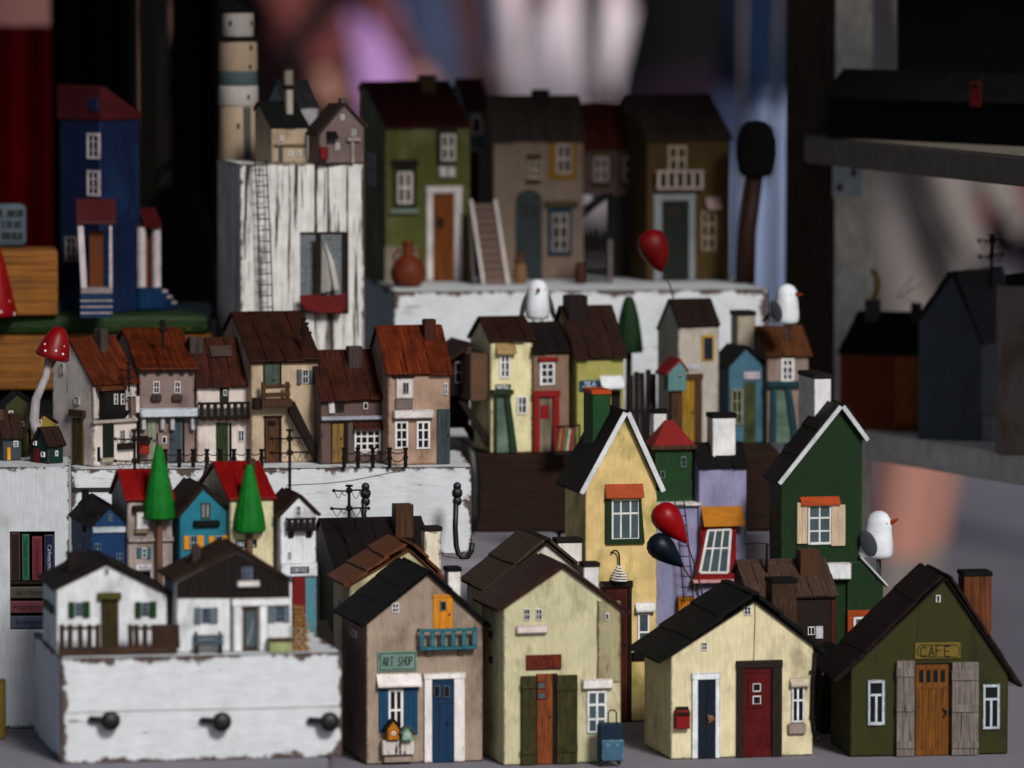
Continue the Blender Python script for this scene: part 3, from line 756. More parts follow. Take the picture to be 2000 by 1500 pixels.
# balloons stuck in the cream roof
for (nm, bx0, by0, bx1, by1, sx, sy, mt, Yb, lab) in (('toy_balloon', 1296, 1004, 1341, 1060, 1375, 1160, M('balloon_red', '#9a121c', rough=.35, streak=.1, grain='n', edge=0), 4.335, 'shiny red wooden balloon on a stick above the cream house'),
        ('toy_balloon', 1286, 1064, 1333, 1106, 1369, 1165, M('balloon_navy', '#14222f', rough=.4, streak=.1, grain='n'), 4.333, 'dark navy wooden balloon on a stick above the cream house')):
    b = Thing(nm, lab, 'balloon', sx, sy, Y=Yb, yaw=0, group='balloons above the cream house')
    p0, p1 = Vector((b.F(bx0, by0)[0], 0, b.F(bx0, by0)[1])), Vector((b.F(bx1, by1)[0], 0, b.F(bx1, by1)[1]))
    ax = (p0 - p1); L = ax.length; ax.normalize()
    prof = [(0, 0), (4, .5), (8, 8), (19, 28), (27, 48), (31, 64), (30, 78), (24, 89), (14, 96), (0, 99)]
    sc_ = (L + 22) / 99
    bm = bmesh.new(); bm_lathe(bm, [(r * sc_ * .98, z * sc_) for r, z in prof], 32)
    q = Vector((0, 0, 1)).rotation_difference(ax)
    bmesh.ops.rotate(bm, verts=bm.verts, cent=(0, 0, 0), matrix=q.to_matrix()); bmesh.ops.translate(bm, verts=bm.verts, vec=p1)
    b.mesh('bulb', bm, mt, smooth=True)
    b.wires('stick', [[p1, p1 * .5 + Vector((1.5, 0, 0)), (0, 0, -14)]], 1.7, 'mid_wood')
# cafe
h = Thing('cafe_house', 'dark olive cafe with maroon roof and grey plank shutters', 'model house', 1660, 1478, z=.0004, yaw=8)
h.gable(1968, 1306, 1312, (1846, 1130), 1622, wall('#41421a', wear=.14, under='#1c1a0e'), M('roof_cafe', '#2c0e0b', col2='#170706', grain='x', rough=.7, bump=.5), n=4, ove=36, ovf=11, t=6, lapse=.25)
h.chimney(1876, 1121, 1936, 1260, M('pine_stain', '#7c4a24', col2='#472610', grain='z', stretch=.04, bump=.4), w=90, d=56, cap='black_roof')
h.window(1828, 1162, 1836, 1176, 1, 1)
cr = [h.F(x, y) for x, y in ((1796, 1186), (1794, 1210), (1790, 1256))]
h.wires('crack', [[(a, -.1, b) for a, b in cr]], .6, 'crack_ink', None, 4)
M('sign_olive', '#7c6c2e', grain='x', streak=.3); M('black_ink', '#14110c')
o = h.sign(1787, 1255, 1876, 1287, '', 'sign_olive', 'black_ink')
h.text('CAFE', 1797, 1262, 1858, 1281, -4.1, 'black_ink', o, 2)
ln = [h.F(x, y, -4.1) for x, y in ((1798, 1260), (1868, 1260), (1873, 1266), (1873, 1278), (1868, 1284), (1799, 1283), (1792, 1277), (1792, 1267), (1798, 1260))]
h.wires('border', [[(a, -4.1, b) for a, b in ln]], .8, 'black_ink', o, 4)
for xa, ya in ((1694, 1328), (1919, 1336)):
    h.window(xa, ya, xa + 33, ya + 88, 2, 2, frame=trim('#c3ccd4'), rows=[.33], fw=5.5, mw=4.2, proud=5, half=True)
ochre = M('ochre_door', '#8a5c1e', col2='#5a3810', grain='z', bump=.5, stretch=.05)
h.door(1788, 1297, 1852, 1477, ochre, 5, frame='dark_wood', fwl=2, fwr=7, top=2, rails=((1297, 1307), (1333, 1345), (1464, 1477)))
for i in range(4):
    xa = 1795 + i * 14; h.fb('pane', xa, 1309, xa + 9, 1333, 'pane_dark', -3.2, 0, bev=.2)
bm = bmesh.new(); pts = [h.F(*p) for p in ((1841, 1382), (1846, 1386), (1847, 1392), (1842, 1399))]
bm_tube(bm, [(a, -6 - (i in (1, 2)) * 2, b) for i, (a, b) in enumerate(pts)], 1.8); h.mesh('handle', bm, 'black_iron')
pl = M('grey_plank', '#8e8680', col2='#5d534c', grain='z', bump=.7, wear=.4, under='#3c2e26', stretch=.05)
h.shutter(1752, 1291, 1786, 1482, pl, 3, w0=-12, battens=((1306, 1322), (1375, 1390), (1448, 1462)))
h.shutter(1860, 1294, 1911, 1486, pl, 3, w0=-12, battens=((1309, 1329), (1377, 1391), (1450, 1462)))
# houses just behind
h = Thing('cottage', 'pale house with curling brown roof boards behind the art shop', 'model house', 684, Y=4.335, z=.0004, yaw=13)
h.gable(872, 1142, 1140, (799, 1074), 652, wall('#c3bd9c', wear=.25), 'roof_brown_mid', n=3, ove=10, ovf=9, t=6, lapse=.7)
h.chimney(822, 1033, 862, 1120, wall('#ddd6c4', edge=.8), w=60, d=34, cap='dark_wood')
h.window(664, 1170, 669, 1187, 1, 2, side=True, fw=1)
h = Thing('plank_roof_house', 'olive house with a dark plank roof and telegraph pole', 'model house', 657, Y=4.42, z=.0004, yaw=13)
h.sideon(852, 1115, (622, 1018), wall('#3a3d18', wear=.15, under='#20200e'), 'roof_black_brown', n=6, ove=10, ovs=4, t=5, back=.6)
h.chimney(765, 986, 808, 1050, 'mid_wood', w=h.wr * .55, d=38)
PLANK = h
h = Thing('grey_roof_house', 'house with a weathered grey board roof behind the hotel', 'model house', 955, Y=4.35, z=.0004, yaw=13)
h.gable(1162, 1150, 1140, (1067, 1062), 912, wall('#cfccc0', wear=.35), 'roof_grey', n=2, ove=12, ovf=9, t=6, lapse=.6)
h.box('ridge_board', h.keep[0][3].x - 7, h.keep[0][3].x + 7, -10, h.D + 10, h.keep[0][3].z + 7, h.keep[0][3].z + 12, 'dark_wood', bev=1)
h.chimney(1082, 1056, 1137, 1120, trim('#e0dcd6'), w=80, d=36, cap='dark_wood')
h = Thing('shed', 'small black shed between the cream house and the cafe', 'model shed', 1603, Y=4.375, z=.0004, yaw=10)
h.gable(1668, 1292, 1292, (1634, 1266), 1586, wall('#1d1a1a', wear=.1), 'black_roof', n=1, ove=6, ovf=5, t=4)
M('bar_white', '#b9b9c0')
h.awning(1603, 1284, 1650, 1300, M('tin', '#55585f', rough=.4, grain='z'), out=10, t=3)
h.text('AK', 1606, 1306, 1632, 1318, -.6, 'bar_white', None, 1.4, name='lettering')
# ---------------------------------------------------------------- rust-roofed terrace on the long beam
LOOK = dict(group='houses of the rust-roofed terrace')
tw = wall('#cfc6c0', wear=.5, under='#5b4436', edge=.9)
h = Thing('corner_house', 'whitewashed corner house at the left end of the terrace with an olive plank door', 'model house', 182, 912, z=Z_TER + .0002, yaw=38, **LOOK)
h.sideon(268, 750, (131, 664), tw, 'roof_rust', n=5, ove=9, ovs=3, t=3.5, xback=103)
h.chimney(183, 643, 212, 695, 'grey_wood', w=h.wr * .6, d=26)
h.sb('lintel', 133, 799, 163, 815, 'mid_wood', -7, 1)
o = h.sb('door', 141, 816, 162, 907, M('olive_plank', '#6d5a34', col2='#3c2f1a', grain='z', bump=.6), -2, 1)
for xa in (142, 152): h.sb('plank', xa, 817, xa + 9, 906, 'olive_plank', -3, -1.5, o, bev=.5)
h.window(119, 710, 126, 731, 2, 3, side=True, frame=trim('#c9c4c0')); h.window(147, 774, 156, 791, 2, 2, side=True, frame=trim('#c9c4c0'))
bay = h.fb('oriel', 205, 762, 246, 806, M('tar_wood', '#1d1a1a', col2='#110f10', grain='z', bump=.5), -26, 1)
bm = bmesh.new(); (a, vt), (b_, vb) = h.F(205, 805, -26), h.F(246, 822, -8)
bm_prism(bm, [(1, vt), (-26, vt), (-6, vt - 16), (1, vt - 16)], a, b_, 'x'); h.mesh('oriel_base', bm, 'tar_wood', bay)
h.fb('oriel_roof', 200, 755, 249, 763, 'roof_brown_mid', -30, 1, bay)
for x in (222, 235): h.window(x, 769, x + 7, 790, 1, 2, w=-26, fw=1.3)
h.fb('pilaster', 183, 757, 195, 818, trim('#c9c2bd', .6), -5, 1)
h.fb('ledge', 183, 819, 270, 826, trim('#b7aca6', .55), -8, 1, bev=1.2)
h.window(250, 757, 257, 774, 2, 2)
h.door(201, 828, 222, 894, M('bottle_door', '#1c2a20', grain='z', wear=.1), 2); h.fb('step', 199, 894, 224, 904, trim('#a39c8a', .5), -7, 1)
h.fb('cellar_hole', 190, 873, 196, 902, 'pane_dark', -.6, 1)
for x in (234, 252): h.window(x, 840, x + 9, 864, 2, 3, frame=trim('#d4d0d0'))
h.fb('flower_box', 233, 866, 265, 878, 'dark_wood_x', -9, 1, bev=1.5)
rodu, rodv = h.F(252, 777, -10)
h.wires('clothes_rail', [[(rodu - 4, -10, rodv), (rodu + 26, -10, rodv)]], 2, 'rust_iron')
for i, (mt, ln) in enumerate((('#7e6a66', 34), ('#cfc6c2', 30))):
    bm = bmesh.new(); u = rodu + 2 + i * 12
    bm_prism(bm, [(-13, rodv - ln), (-12, rodv + 2.5), (-8, rodv + 2.5), (-7, rodv - ln * .8), (-8, rodv - ln * .8), (-9, rodv + 1.2), (-11, rodv + 1.2), (-12, rodv - ln)], u, u + 10, 'x')
    h.mesh('towel', bm, trim(mt, .1))
def mini_mast(px, y0, y1, Y, z, label, arms, group, r=2.4, armlen=28, sag=True, base=None):
    """Little telegraph pole made of a nail and wire."""
    t = Thing('telegraph_pole', label, 'telegraph pole', px, y1, Y=Y, yaw=4, group=group)
    H1 = t.F(px, y0)[1]
    bm = bmesh.new(); bm_tube(bm, [(0, 0, -4), (0, 0, H1 - 3)], r, 8); bm_lathe(bm, [(r * 2, H1 - 4), (r * 2.6, H1 - 2), (r * 2.4, H1), (0, H1)], 10)
    t.mesh('pole', bm, 'rust_iron', smooth=40)
    for ya, l, rr in arms:
        za = t.F(px, ya)[1]
        bm = bmesh.new(); bm_tube(bm, [(-l, 0, za), (-l * .3, -2, za - 1), (rr * .4, -1.5, za + 1), (rr, 0, za + .5)], r * .62, 6)
        for e in (-l, rr): bm_ball(bm, (e, 0, za), r * 1.3, sub=1)
        a = t.mesh('crossarm', bm, 'rust_iron', smooth=True)
        bm = bmesh.new(); bm_lathe(bm, [(r * 1.5, za - 5), (r * 2, za - 2), (r * 1.6, za), (r * 2.1, za + 3), (r * 1.4, za + 5)], 10); t.mesh('binding', bm, 'rust_iron', a, smooth=True)
        if sag:
            ws = []
            for x0, x1, dp in ((-l * .95, -l * .45, 15), (-l * .5, -l * .1, 10), (l * .15, rr * .6, 16), (rr * .55, rr * .95, 14)):
                ws.append([(x0 + (x1 - x0) * i / 6, -2.5, za - dp * math.sin(math.pi * i / 6)) for i in range(7)])
            t.wires('wire', ws, .7, 'rust_iron', a, 5)
    return t
mini_mast(252, 706, 762, h.o.y - .004, None, 'tiny wire mast on the eave of the whitewashed corner house', [(722, 16, 20), (737, 20, 18)], 'wire masts of the terrace', r=2, sag=False)

mauve = wall('#8d7c78', wear=.25, under='#4f3f38')
h = Thing('shop_house', 'mauve-grey terrace house with log ends and a white shop canopy', 'model house', 273, 906, z=Z_TER + .0002, yaw=14, **LOOK)
h.sideon(381, 722, (236, 646), mauve, 'roof_rust', n=3, ove=11, ovs=5, t=4, back=.5)
for x in (286, 312, 337, 358, 376):
    u, v = h.F(x, 722, -9); bm = bmesh.new(); bm_lathe(bm, [(6.2, 0), (6.5, 4), (6.5, 14)], 12)
    bmesh.ops.rotate(bm, verts=bm.verts, cent=(0, 0, 0), matrix=Matrix.Rotation(rad(-90), 3, 'X')); bmesh.ops.translate(bm, verts=bm.verts, vec=(u, -10, v - 1)); h.mesh('log_end', bm, 'dark_wood', smooth=40)
for x, xs in ((299, 296), (340, 337)):
    h.window(x, 745, x + 12, 768, 2, 2); h.fb('sill', xs, 771, xs + 20, 784, 'grey_wood', -9, 1, bev=2)
h.fb('canopy', 275, 798, 387, 815, trim('#c3cad2', .55, grain='x'), -22, 1, bev=1.5)
for x in (277, 314, 333, 373): h.fb('corbel', x, 815, x + 9, 841, trim('#b9b9bd', .6), -13, 1, bev=2)
h.door(288, 818, 304, 904, M('pale_sage', '#8b8f80', grain='z', wear=.2, under='#4b4238'), 2, knob=(301, 860))
h.fb('bay_wall', 308, 845, 331, 905, mauve, -9, 1); h.window(316, 852, 325, 866, 1, 1, w=-9)
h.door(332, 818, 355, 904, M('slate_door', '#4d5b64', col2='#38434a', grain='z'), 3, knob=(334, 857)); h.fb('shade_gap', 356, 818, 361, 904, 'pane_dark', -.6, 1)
h.fb('brazier', 273, 862, 292, 888, M('fire_red', '#9c2f12', edge=.4, mottle=.5), -18, -2); h.awning(271, 851, 294, 866, 'dark_wood_x', out=24, t=3, name='brazier_lid', w=-2)
mini_mast(318, 625, 676, h.o.y + .016, None, 'tiny dark mast on the roof of the mauve shop house', [(634, 6, 6), (643, 7, 7)], 'wire masts of the terrace', r=2.4, sag=False)

h = Thing('white_terrace_house', 'white terrace house with a log balcony and green doors', 'model house', 385, 904, z=Z_TER + .0002, yaw=13, **LOOK)
h.sideon(487, 752, (366, 664), wall('#d3c9c3', wear=.3, under='#6a5648'), 'roof_rust_dark', n=3, ove=10, ovs=3, t=4, back=.5)
h.chimney(366, 659, 397, 700, 'grey_wood', w=h.wr * .6, d=24)
d, nr, L, A = h.keep[0]; su, sv = h.F(430, 686, h.wr * .6)
h.box('skylight', su - 20, su + 22, h.wr * .58 - 14, h.wr * .58 + 14, sv - 2, sv + 2, 'grey_wood', rot=Matrix.Rotation(math.atan2(-d.z, -d.y), 4, 'X'))
gd = M('moss_door', '#22361a', col2='#142010', grain='z', wear=.05)
h.door(429, 754, 447, 788, gd, 1); h.window(436, 761, 443, 773, 1, 1, w=-2)
h.balcony(390, 786, 490, 818, 8, 'dark_wood', out=20, bw=8, floor=5, rail=5)
for i in range(6): x = 395 + i * 16; h.fb('log_end', x, 817, x + 8, 823, 'roof_brown_mid', -17, 1, bev=1)
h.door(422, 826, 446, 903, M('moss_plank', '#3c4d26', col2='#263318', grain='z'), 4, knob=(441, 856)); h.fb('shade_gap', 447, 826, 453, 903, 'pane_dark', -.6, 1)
h.window(465, 840, 477, 862, 2, 2, pane='pane_navy', frame='white_clean')

h = Thing('stair_house', 'tall beige terrace house with bench balcony and outside stair', 'model house', 491, 905, z=Z_TER + .0002, yaw=16, **LOOK)
h.sideon(623, 706, (450, 614), wall('#bfad97', wear=.3, under='#5a4632'), M('roof_rust_brown', '#472312', col2='#24130c', grain='y', rough=.6, bump=.5, stretch=.05, mottle=.5), n=4, ove=10, ovs=4, t=4, rag=5, back=.5)
h.door(516, 707, 546, 754, M('faded_green', '#5d6a60', col2='#454c44', grain='z', wear=.25, under='#3b2f26'), 2, knob=(534, 742), frame='dark_wood', fwl=2, fwr=3, top=2)
bf = h.fb('balcony', 512, 780, 571, 795, 'mid_wood', -28, 1)
h.fb('underside', 497, 778, 512, 800, 'dark_wood', -20, 1, bf)
for x in (511, 558): h.fb('post', x, 746, x + 8, 780, 'mid_wood', -28, -22, bf)
for y in (751, 767): h.fb('rail', 512, y, 567, y + 8, 'mid_wood', -29.5, -27, bf, jit=2)
h.door(518, 815, 545, 903, M('oak_door', '#6b4a2b', col2='#3c2715', grain='z', bump=.6), 4, frame='dark_wood', fwl=2, fwr=4, top=3, rails=((833, 838),)); h.fb('pane', 522, 822, 538, 833, 'pane_dark', -3.5, 0)
h.window(590, 721, 602, 749, 2, 2); sb_ = M('shutter_slate', '#59636a', grain='z', wear=.15)
h.shutter(581, 722, 589, 751, sb_, 1, w0=-5); h.shutter(603, 723, 617, 750, sb_, 1, w0=-3)
bm = bmesh.new(); p0, p1 = h.F(572, 782, -16), h.F(632, 900, -26)
(x0, z0), (x1, z1) = p0, p1
for wv in (-28, -14): bm_prism(bm, [(x0, z0), (x1, max(z1, 1)), (x1 - 14, 1), (x0 - 10, z0 - 22)], wv, wv + 3, 'y')
for i in range(9):
    f = (i + .5) / 9; xx, zz = x0 + (x1 - x0) * f - 6, z0 + (z1 - z0) * f - 9
    bm_box(bm, xx - 7, xx + 7, -25, -14, zz - 1.2, zz + 1.2)
h.mesh('staircase', bm, 'dark_wood')
mini_mast(593, 621, 672, h.o.y + .014, None, 'tiny dark mast at the right edge of the beige stair house roof', [(632, 2, 8), (641, 2, 8), (650, 2, 14)], 'wire masts of the terrace', r=2.4, sag=False)

h = Thing('corner_shop', 'low grey-mauve terrace house with a many-paned shop window', 'model house', 626, 907, z=Z_TER + .0002, yaw=14, **LOOK)
h.sideon(751, 780, (602, 688), wall('#6d5b56', wear=.28, under='#3d302a'), 'roof_rust_dark', n=4, ove=10, ovs=3, t=4, rag=4, back=.5)
h.chimney(675, 677, 708, 720, 'grey_wood', w=h.wr * .55, d=26)
h.fb('shutter', 642, 783, 654, 808, trim('#cfcdd0', .3), -5, 1, jit=4); h.window(655, 783, 672, 804, 1, 1, frame=trim('#3a3330'))
h.window(709, 786, 718, 799, 1, 1)
h.fb('ledge', 628, 813, 750, 821, trim('#a9adba', .4, grain='x'), -9, 1, bev=1.2)
h.door(648, 826, 671, 903, M('straw_door', '#957a48', col2='#6a5330', grain='z', wear=.2), 2, knob=(666, 856), frame='dark_wood', fwr=8, fwl=1, top=2)
h.awning(690, 824, 755, 840, 'roof_rust_dark', out=14)
h.window(692, 838, 743, 880, 4, 3, fw=3.5, mw=3.2); h.fb('sill', 704, 881, 737, 888, trim('#c9c4c6', .4), -6, 1)

h = Thing('rust_roof_house', 'tan terrace house at the right end with a bright rust roof', 'model house', 758, 909, z=Z_TER + .0002, yaw=14, **LOOK)
h.sideon(879, 730, (732, 640), wall('#ac9484', wear=.3, under='#6b4a36'), M('roof_orange', '#7a3610', col2='#3a1608', grain='y', rough=.5, bump=.4, stretch=.05, mottle=.5), n=3, ove=8, ovs=5, t=4, back=.5)
h.chimney(824, 624, 852, 668, 'roof_rust_dark', w=h.wr * .6, d=24)
h.fb('shutter_panel', 774, 740, 808, 779, trim('#d5cfcd', .35), -5, 1); h.window(787, 747, 798, 768, 2, 2, w=-5, pane='pane_navy', frame=trim('#b9b5b5'))
h.fb('frame', 768, 732, 810, 738, 'dark_wood_x', -6, 1); h.fb('apron', 772, 780, 806, 800, trim('#7d716d', .3), -4, 1)
h.fb('ledge', 770, 801, 848, 818, trim('#d8d2d0', .35, grain='x'), -14, 1, bev=2)
for x in (771, 813): h.window(x, 822, x + 26, 877, 2, 3, fw=4, mw=3.2, pane='pane_navy' if 0 else 'pane_dark')
h.window(866, 748, 874, 771, 2, 2, pane='pane_navy')
h.door(853, 799, 879, 906, M('blue_grey_plank', '#4e595c', col2='#2f3638', grain='z', bump=.6), 3, knob=(875, 850))

def chain_fence(label, xs, y0, y1, z, group):
    t = Thing('chain_fence', label, 'fence', xs[0], y1, z=z, yaw=4, group=group)
    P = []
    for x in xs:
        u, v = t.F(x, y0); P.append(u)
        bm = bmesh.new(); bm_lathe(bm, [(4, 0), (3.6, v - 6), (3.8, v - 5), (5.2, v - 3), (5.4, v), (0, v + .4)], 10, u)
        bm_lathe(bm, [(5, v * .44), (5.4, v * .5), (5, v * .56)], 10, u); t.mesh('post', bm, 'rust_iron', smooth=40)
    for a, b in zip(P, P[1:]):
        for zz, dp in ((v - 7, 5), (v * .5, 8)):
            t.wires('chain', [[(a + (b - a) * i / 8, 0, zz - dp * math.sin(math.pi * i / 8)) for i in range(9)]], 1.1, 'rust_iron', None, 5)
chain_fence('dark chain fence in front of the white terrace house', [323, 350, 377, 404, 430, 457, 485, 511], 877, 913, Z_TER + .0002, 'chain fences on the terrace')
chain_fence('dark chain fence in front of the low grey-mauve shop', [672, 699, 728, 761, 792], 874, 914, Z_TER + .0002, 'chain fences on the terrace')
# ---------------------------------------------------------------- row on the dark stand behind the cottages
ROW = dict(group='row of small houses behind the cottages')
zr = Z_ROW + .0002
h = Thing('blue_house', 'dark blue house with a white band and black chimney', 'model house', 180, 1243, z=zr, yaw=13, **ROW)
h.gable(251, 1029, 1024, (215, 991), 142, wall('#16426e', wear=.1, under='#31506b'), 'roof_black_brown', n=2, ove=6, ovf=5, t=4)
h.chimney(158, 957, 174, 1000, 'black_roof', w=70, d=22)
h.fb('band', 181, 1029, 251, 1041, trim('#b9c2c8', .4, grain='x'), -4, 1)
for r in ((210, 1004, 219, 1018), (184, 1061, 197, 1083), (227, 1080, 240, 1101)): h.window(*r, 2, 2, frame=trim('#7f9cb0'), pane=M('pane_blue', '#102b44', rough=.3))
h.window(153, 1054, 162, 1074, 2, 2, side=True, frame=trim('#7f9cb0'), pane='pane_blue')
h = Thing('lemonade_house', 'pale mauve house with red hipped roof and white oriel', 'model house', 250, 1243, z=zr, yaw=15, **ROW)
pk = wall('#b3a6a3', wear=.2)
h.sideon(338, 978, (228, 922), pk, 'roof_red', n=3, ove=6, ovs=5, t=4, back=1)
h.fb('beam', 260, 988, 286, 1002, 'dark_wood_x', -12, 1, bev=2)
h.fb('oriel', 267, 1000, 292, 1034, trim('#d6d3d2'), -12, 1); h.fb('oriel_base', 264, 1034, 290, 1042, trim('#8d7c6a'), -10, 1); h.window(276, 1007, 285, 1026, 2, 2, w=-12, pane='pane_navy')
h.fb('ledge', 251, 1050, 340, 1059, pk, -6, 1)
tl = M('teal_shutter', '#3c7078', grain='z')
h.window(277, 1070, 286, 1090, 2, 2, pane='pane_navy'); h.shutter(268, 1070, 276, 1090, tl, 1, w0=-4); h.shutter(287, 1070, 295, 1091, tl, 1, w0=-4)
h.sign(265, 1102, 297, 1114, '|-|--|', trim('#d5d0d6'), M('ink_mauve', '#4b4152'), w=-3, t=1.1, pad=(5, 3)); h.fb('doorway', 267, 1116, 294, 1150, 'pane_dark', -.7, 1)
h = Thing('turquoise_house', 'turquoise gabled house with yellow shutters', 'model house', 352, 1243, z=zr, yaw=13, **ROW)
h.gable(452, 1008, 1004, (398, 953), 338, wall('#2c7f93', wear=.14, under='#1d4f5c', grain='x'), 'roof_brown', n=5, ove=5, ovf=6, t=4, style='plank', depth=190)
h.window(392, 982, 411, 1013, 2, 1, pane=trim('#8f9290'), frame=trim('#40504f')); h.fb('ledge', 379, 1017, 430, 1029, 'black_roof', -10, 1, bev=2)
M('yellow_shutter', '#d3951b', grain='z', streak=.2)
for a in (359, 408):
    h.window(a + 12, 1046, a + 26, 1073, 2, 2, pane='pane_navy', frame=trim('#a9c3cc'))
    h.shutter(a, 1047, a + 11, 1074, 'yellow_shutter', 1, w0=-4); h.shutter(a + 27, 1046, a + 39, 1072, 'yellow_shutter', 1, w0=-4)
h = Thing('small_hotel', 'cream hotel with bright red roof between turquoise and white houses', 'model house', 450, 1243, z=zr, yaw=14, **ROW)
h.sideon(535, 976, (414, 907), wall('#d0c9a8', wear=.15), 'roof_red', n=3, ove=7, ovs=5, t=4, back=1)
h.chimney(482, 897, 500, 940, 'mid_wood', w=h.wr * .6, d=18)
M('sign_dark', '#1f2c36'); M('sign_white', '#d9dee2')
h.sign(461, 1055, 502, 1069, 'HOTEL', 'sign_dark', 'sign_white', w=-3, t=1.15, pad=(3, 3)); h.window(468, 1076, 481, 1098, 2, 2)
h = Thing('coffee_house', 'narrow white coffee house with brown balcony above a red door', 'model house', 548, 1243, z=zr, yaw=13, **ROW)
h.gable(619, 1008, 1004, (584, 970), 538, wall('#d9dade', wear=.12), 'roof_brown', n=4, ove=6, ovf=6, t=4, style='plank', depth=150)
h.window(578, 988, 587, 1008, 2, 2, pane='pane_navy')
h.balcony(561, 1012, 617, 1037, 5, 'dark_wood', out=16, bw=9, corb=(568, 603), cmat='dark_wood', floor=5, rail=5)
h.window(563, 1078, 569, 1092, 2, 2, pane='pane_navy', frame=trim('#cfd3d8'))
h.fb('fascia', 549, 1100, 620, 1126, trim('#d9dade', .2), -6, 1); h.sign(568, 1107, 604, 1120, 'COFFEE', 'sign_dark', 'sign_white', w=-8, t=.8, pad=(2.5, 3))
h.fb('lower_wall', 571, 1127, 619, 1243, wall('#5d8d97'), -1.5, 1); h.door(571, 1127, 597, 1243, M('crimson_door', '#7c1218', grain='z', wear=.1), 1, out=3)
for px, top, bot, wd, lab in ((312, 868, 1015, 31, 'green cone tree in front of the red hipped roof'), (488, 906, 1040, 32, 'green cone tree in front of the small cream hotel')):
    t = Thing('cone_tree', lab, 'toy tree', px, 1243, z=zr, yaw=0, group='green cone trees of the row')
    v0, v1 = t.F(px, bot)[1], t.F(px, top)[1]; H_ = v1 - v0; o_ = wd
    t.lathe('crown', [(0, v0 + 1), (o_ * .8, v0), (o_ * .97, v0 + 4), (o_, v0 + 9), (o_ * .9, v0 + H_ * .25), (o_ * .68, v0 + H_ * .5), (o_ * .45, v0 + H_ * .75), (o_ * .28, v0 + H_ * .92), (o_ * .18, v0 + H_ * .98), (0, v1)], M('tree_green', '#0c7a2a', rough=.6, grain='z', streak=.55, bump=1.0, stretch=.3), seg=13, smooth=25)
    t.lathe('trunk', [(7.5, 0), (6.5, v0 * .5), (6, v0 + 1)], M('trunk_wood', '#7a5c4a', grain='z', streak=.4), seg=12)
mini_mast(263, 838, 930, 4.235, None, 'telegraph pole standing on the red hipped roof', [(857, 38, 32), (900, 38, 38)], 'telegraph poles', r=3)
mini_mast(566, 838, 968, 4.245, None, 'telegraph pole rising from the coffee house roof', [(856, 36, 34), (884, 36, 36)], 'telegraph poles', r=3)
mini_mast(682, 947, 1046, PLANK.o.y + .024, None, 'sharp telegraph pole with bent wires on the dark plank roof', [(958, 30, 36), (993, 34, 38)], 'telegraph poles', r=3)
# ---------------------------------------------------------------- two cottages on the white box
zc = Z_COT + .0002
h = Thing('white_cottage', 'white cottage with green shutters and a plank fence', 'model cottage', 110, 1275, z=zc, yaw=11)
ww = wall('#d9dbde', wear=.1, edge=.4)
h.gable(327, 1150, 1160, (208, 1102), 84, ww, M('roof_dark_brown', '#2c1d17', col2='#19110e', grain='y', rough=.7, bump=.5), n=2, ove=8, ovf=8, t=5)
h.chimney(128, 1080, 157, 1140, 'dark_wood', w=80, d=30)
h.window(204, 1109, 213, 1123, 1, 2, pane='pane_navy')
gs = M('leaf_shutter', '#1c4a14', grain='z')
for a in (134, 264):
    h.window(a + 13, 1176, a + 27, 1203, 2, 3, pane='pane_navy', frame=trim('#8f9fae')); h.shutter(a, 1176, a + 12, 1207, gs, 2, w0=-5); h.shutter(a + 28, 1175, a + 42, 1206, gs, 2, w0=-5)
h.sb('shutter', 84, 1170, 100, 1200, gs, -5, 1)
h.door(197, 1170, 232, 1262, M('olive_dark', '#4a3f18', col2='#2e260e', grain='z'), 3, knob=(212, 1198)); h.fb('lintel', 191, 1158, 238, 1172, M('olive_beam', '#5a5a22', grain='x'), -12, 1, bev=2)
fwz = M('fence_brown', '#4d3626', col2='#2a1c13', grain='z', bump=.6); fwx = M('deck_brown', '#553d2a', col2='#2c1d13', grain='x', bump=.6)
f = Thing('plank_fence', 'dark brown plank fence and deck in front of the white cottage', 'fence', 116, 1282, z=zc, yaw=10)
f.fb('deck', 116, 1264, 345, 1284, fwx, 0, 22)
for xs in ((116, 132, 152, 170, 186), (250, 262, 278, 296, 306, 317, 328, 339)):
    for x in xs: f.fb('plank', x, 1220, x + (12 if x > 300 else 10), 1266, fwz, 2, 7, jit=2)
    f.fb('rail', xs[0], 1224, xs[-1] + 10, 1230, fwx, 7, 10)
h = Thing('timber_cottage', 'white cottage with a dark timber gable, log pile and bench', 'model cottage', 346, 1275, z=zc, yaw=11)
h.gable(566, 1134, 1136, (462, 1076), 330, ww, M('roof_cottage', '#4a3220', col2='#231812', grain='y', rough=.7, bump=.5), n=2, ove=10, ovf=9, t=5, depth=180)
h.chimney(372, 1066, 392, 1110, 'grey_wood', w=70, d=24)
P = [h.F(*p, -3) for p in ((346, 1168), (566, 1168), (566, 1137), (462, 1080), (347, 1138))]
bm = bmesh.new(); bm_prism(bm, P, -3, 1, 'y', bev=.6); gb = h.mesh('timber_gable', bm, 'dark_wood')
for i in range(10):
    x0 = P[0][0] + (P[1][0] - P[0][0]) * i / 10; x1 = x0 + (P[1][0] - P[0][0]) / 10 - .8
    def top(x):
        a, b = (P[4], P[3]) if x < P[3][0] else (P[3], P[2])
        return a[1] + (b[1] - a[1]) * (x - a[0]) / (b[0] - a[0])
    bm = bmesh.new(); bm_prism(bm, [(x0, P[0][1] + .5), (x1, P[0][1] + .5), (x1, max(top(x1), P[0][1] + 3) - 1), (x0, max(top(x0), P[0][1] + 3) - 1)], -4.2 - RND.uniform(0, .5), -2, 'y')
    h.mesh('plank', bm, 'dark_wood', gb)
h.window(472, 1108, 492, 1132, 2, 3, w=-4.5, pane='pane_navy', frame=trim('#7d8aa0')); h.fb('ledge', 464, 1135, 508, 1147, trim('#e0dcda'), -14, -3, bev=2)
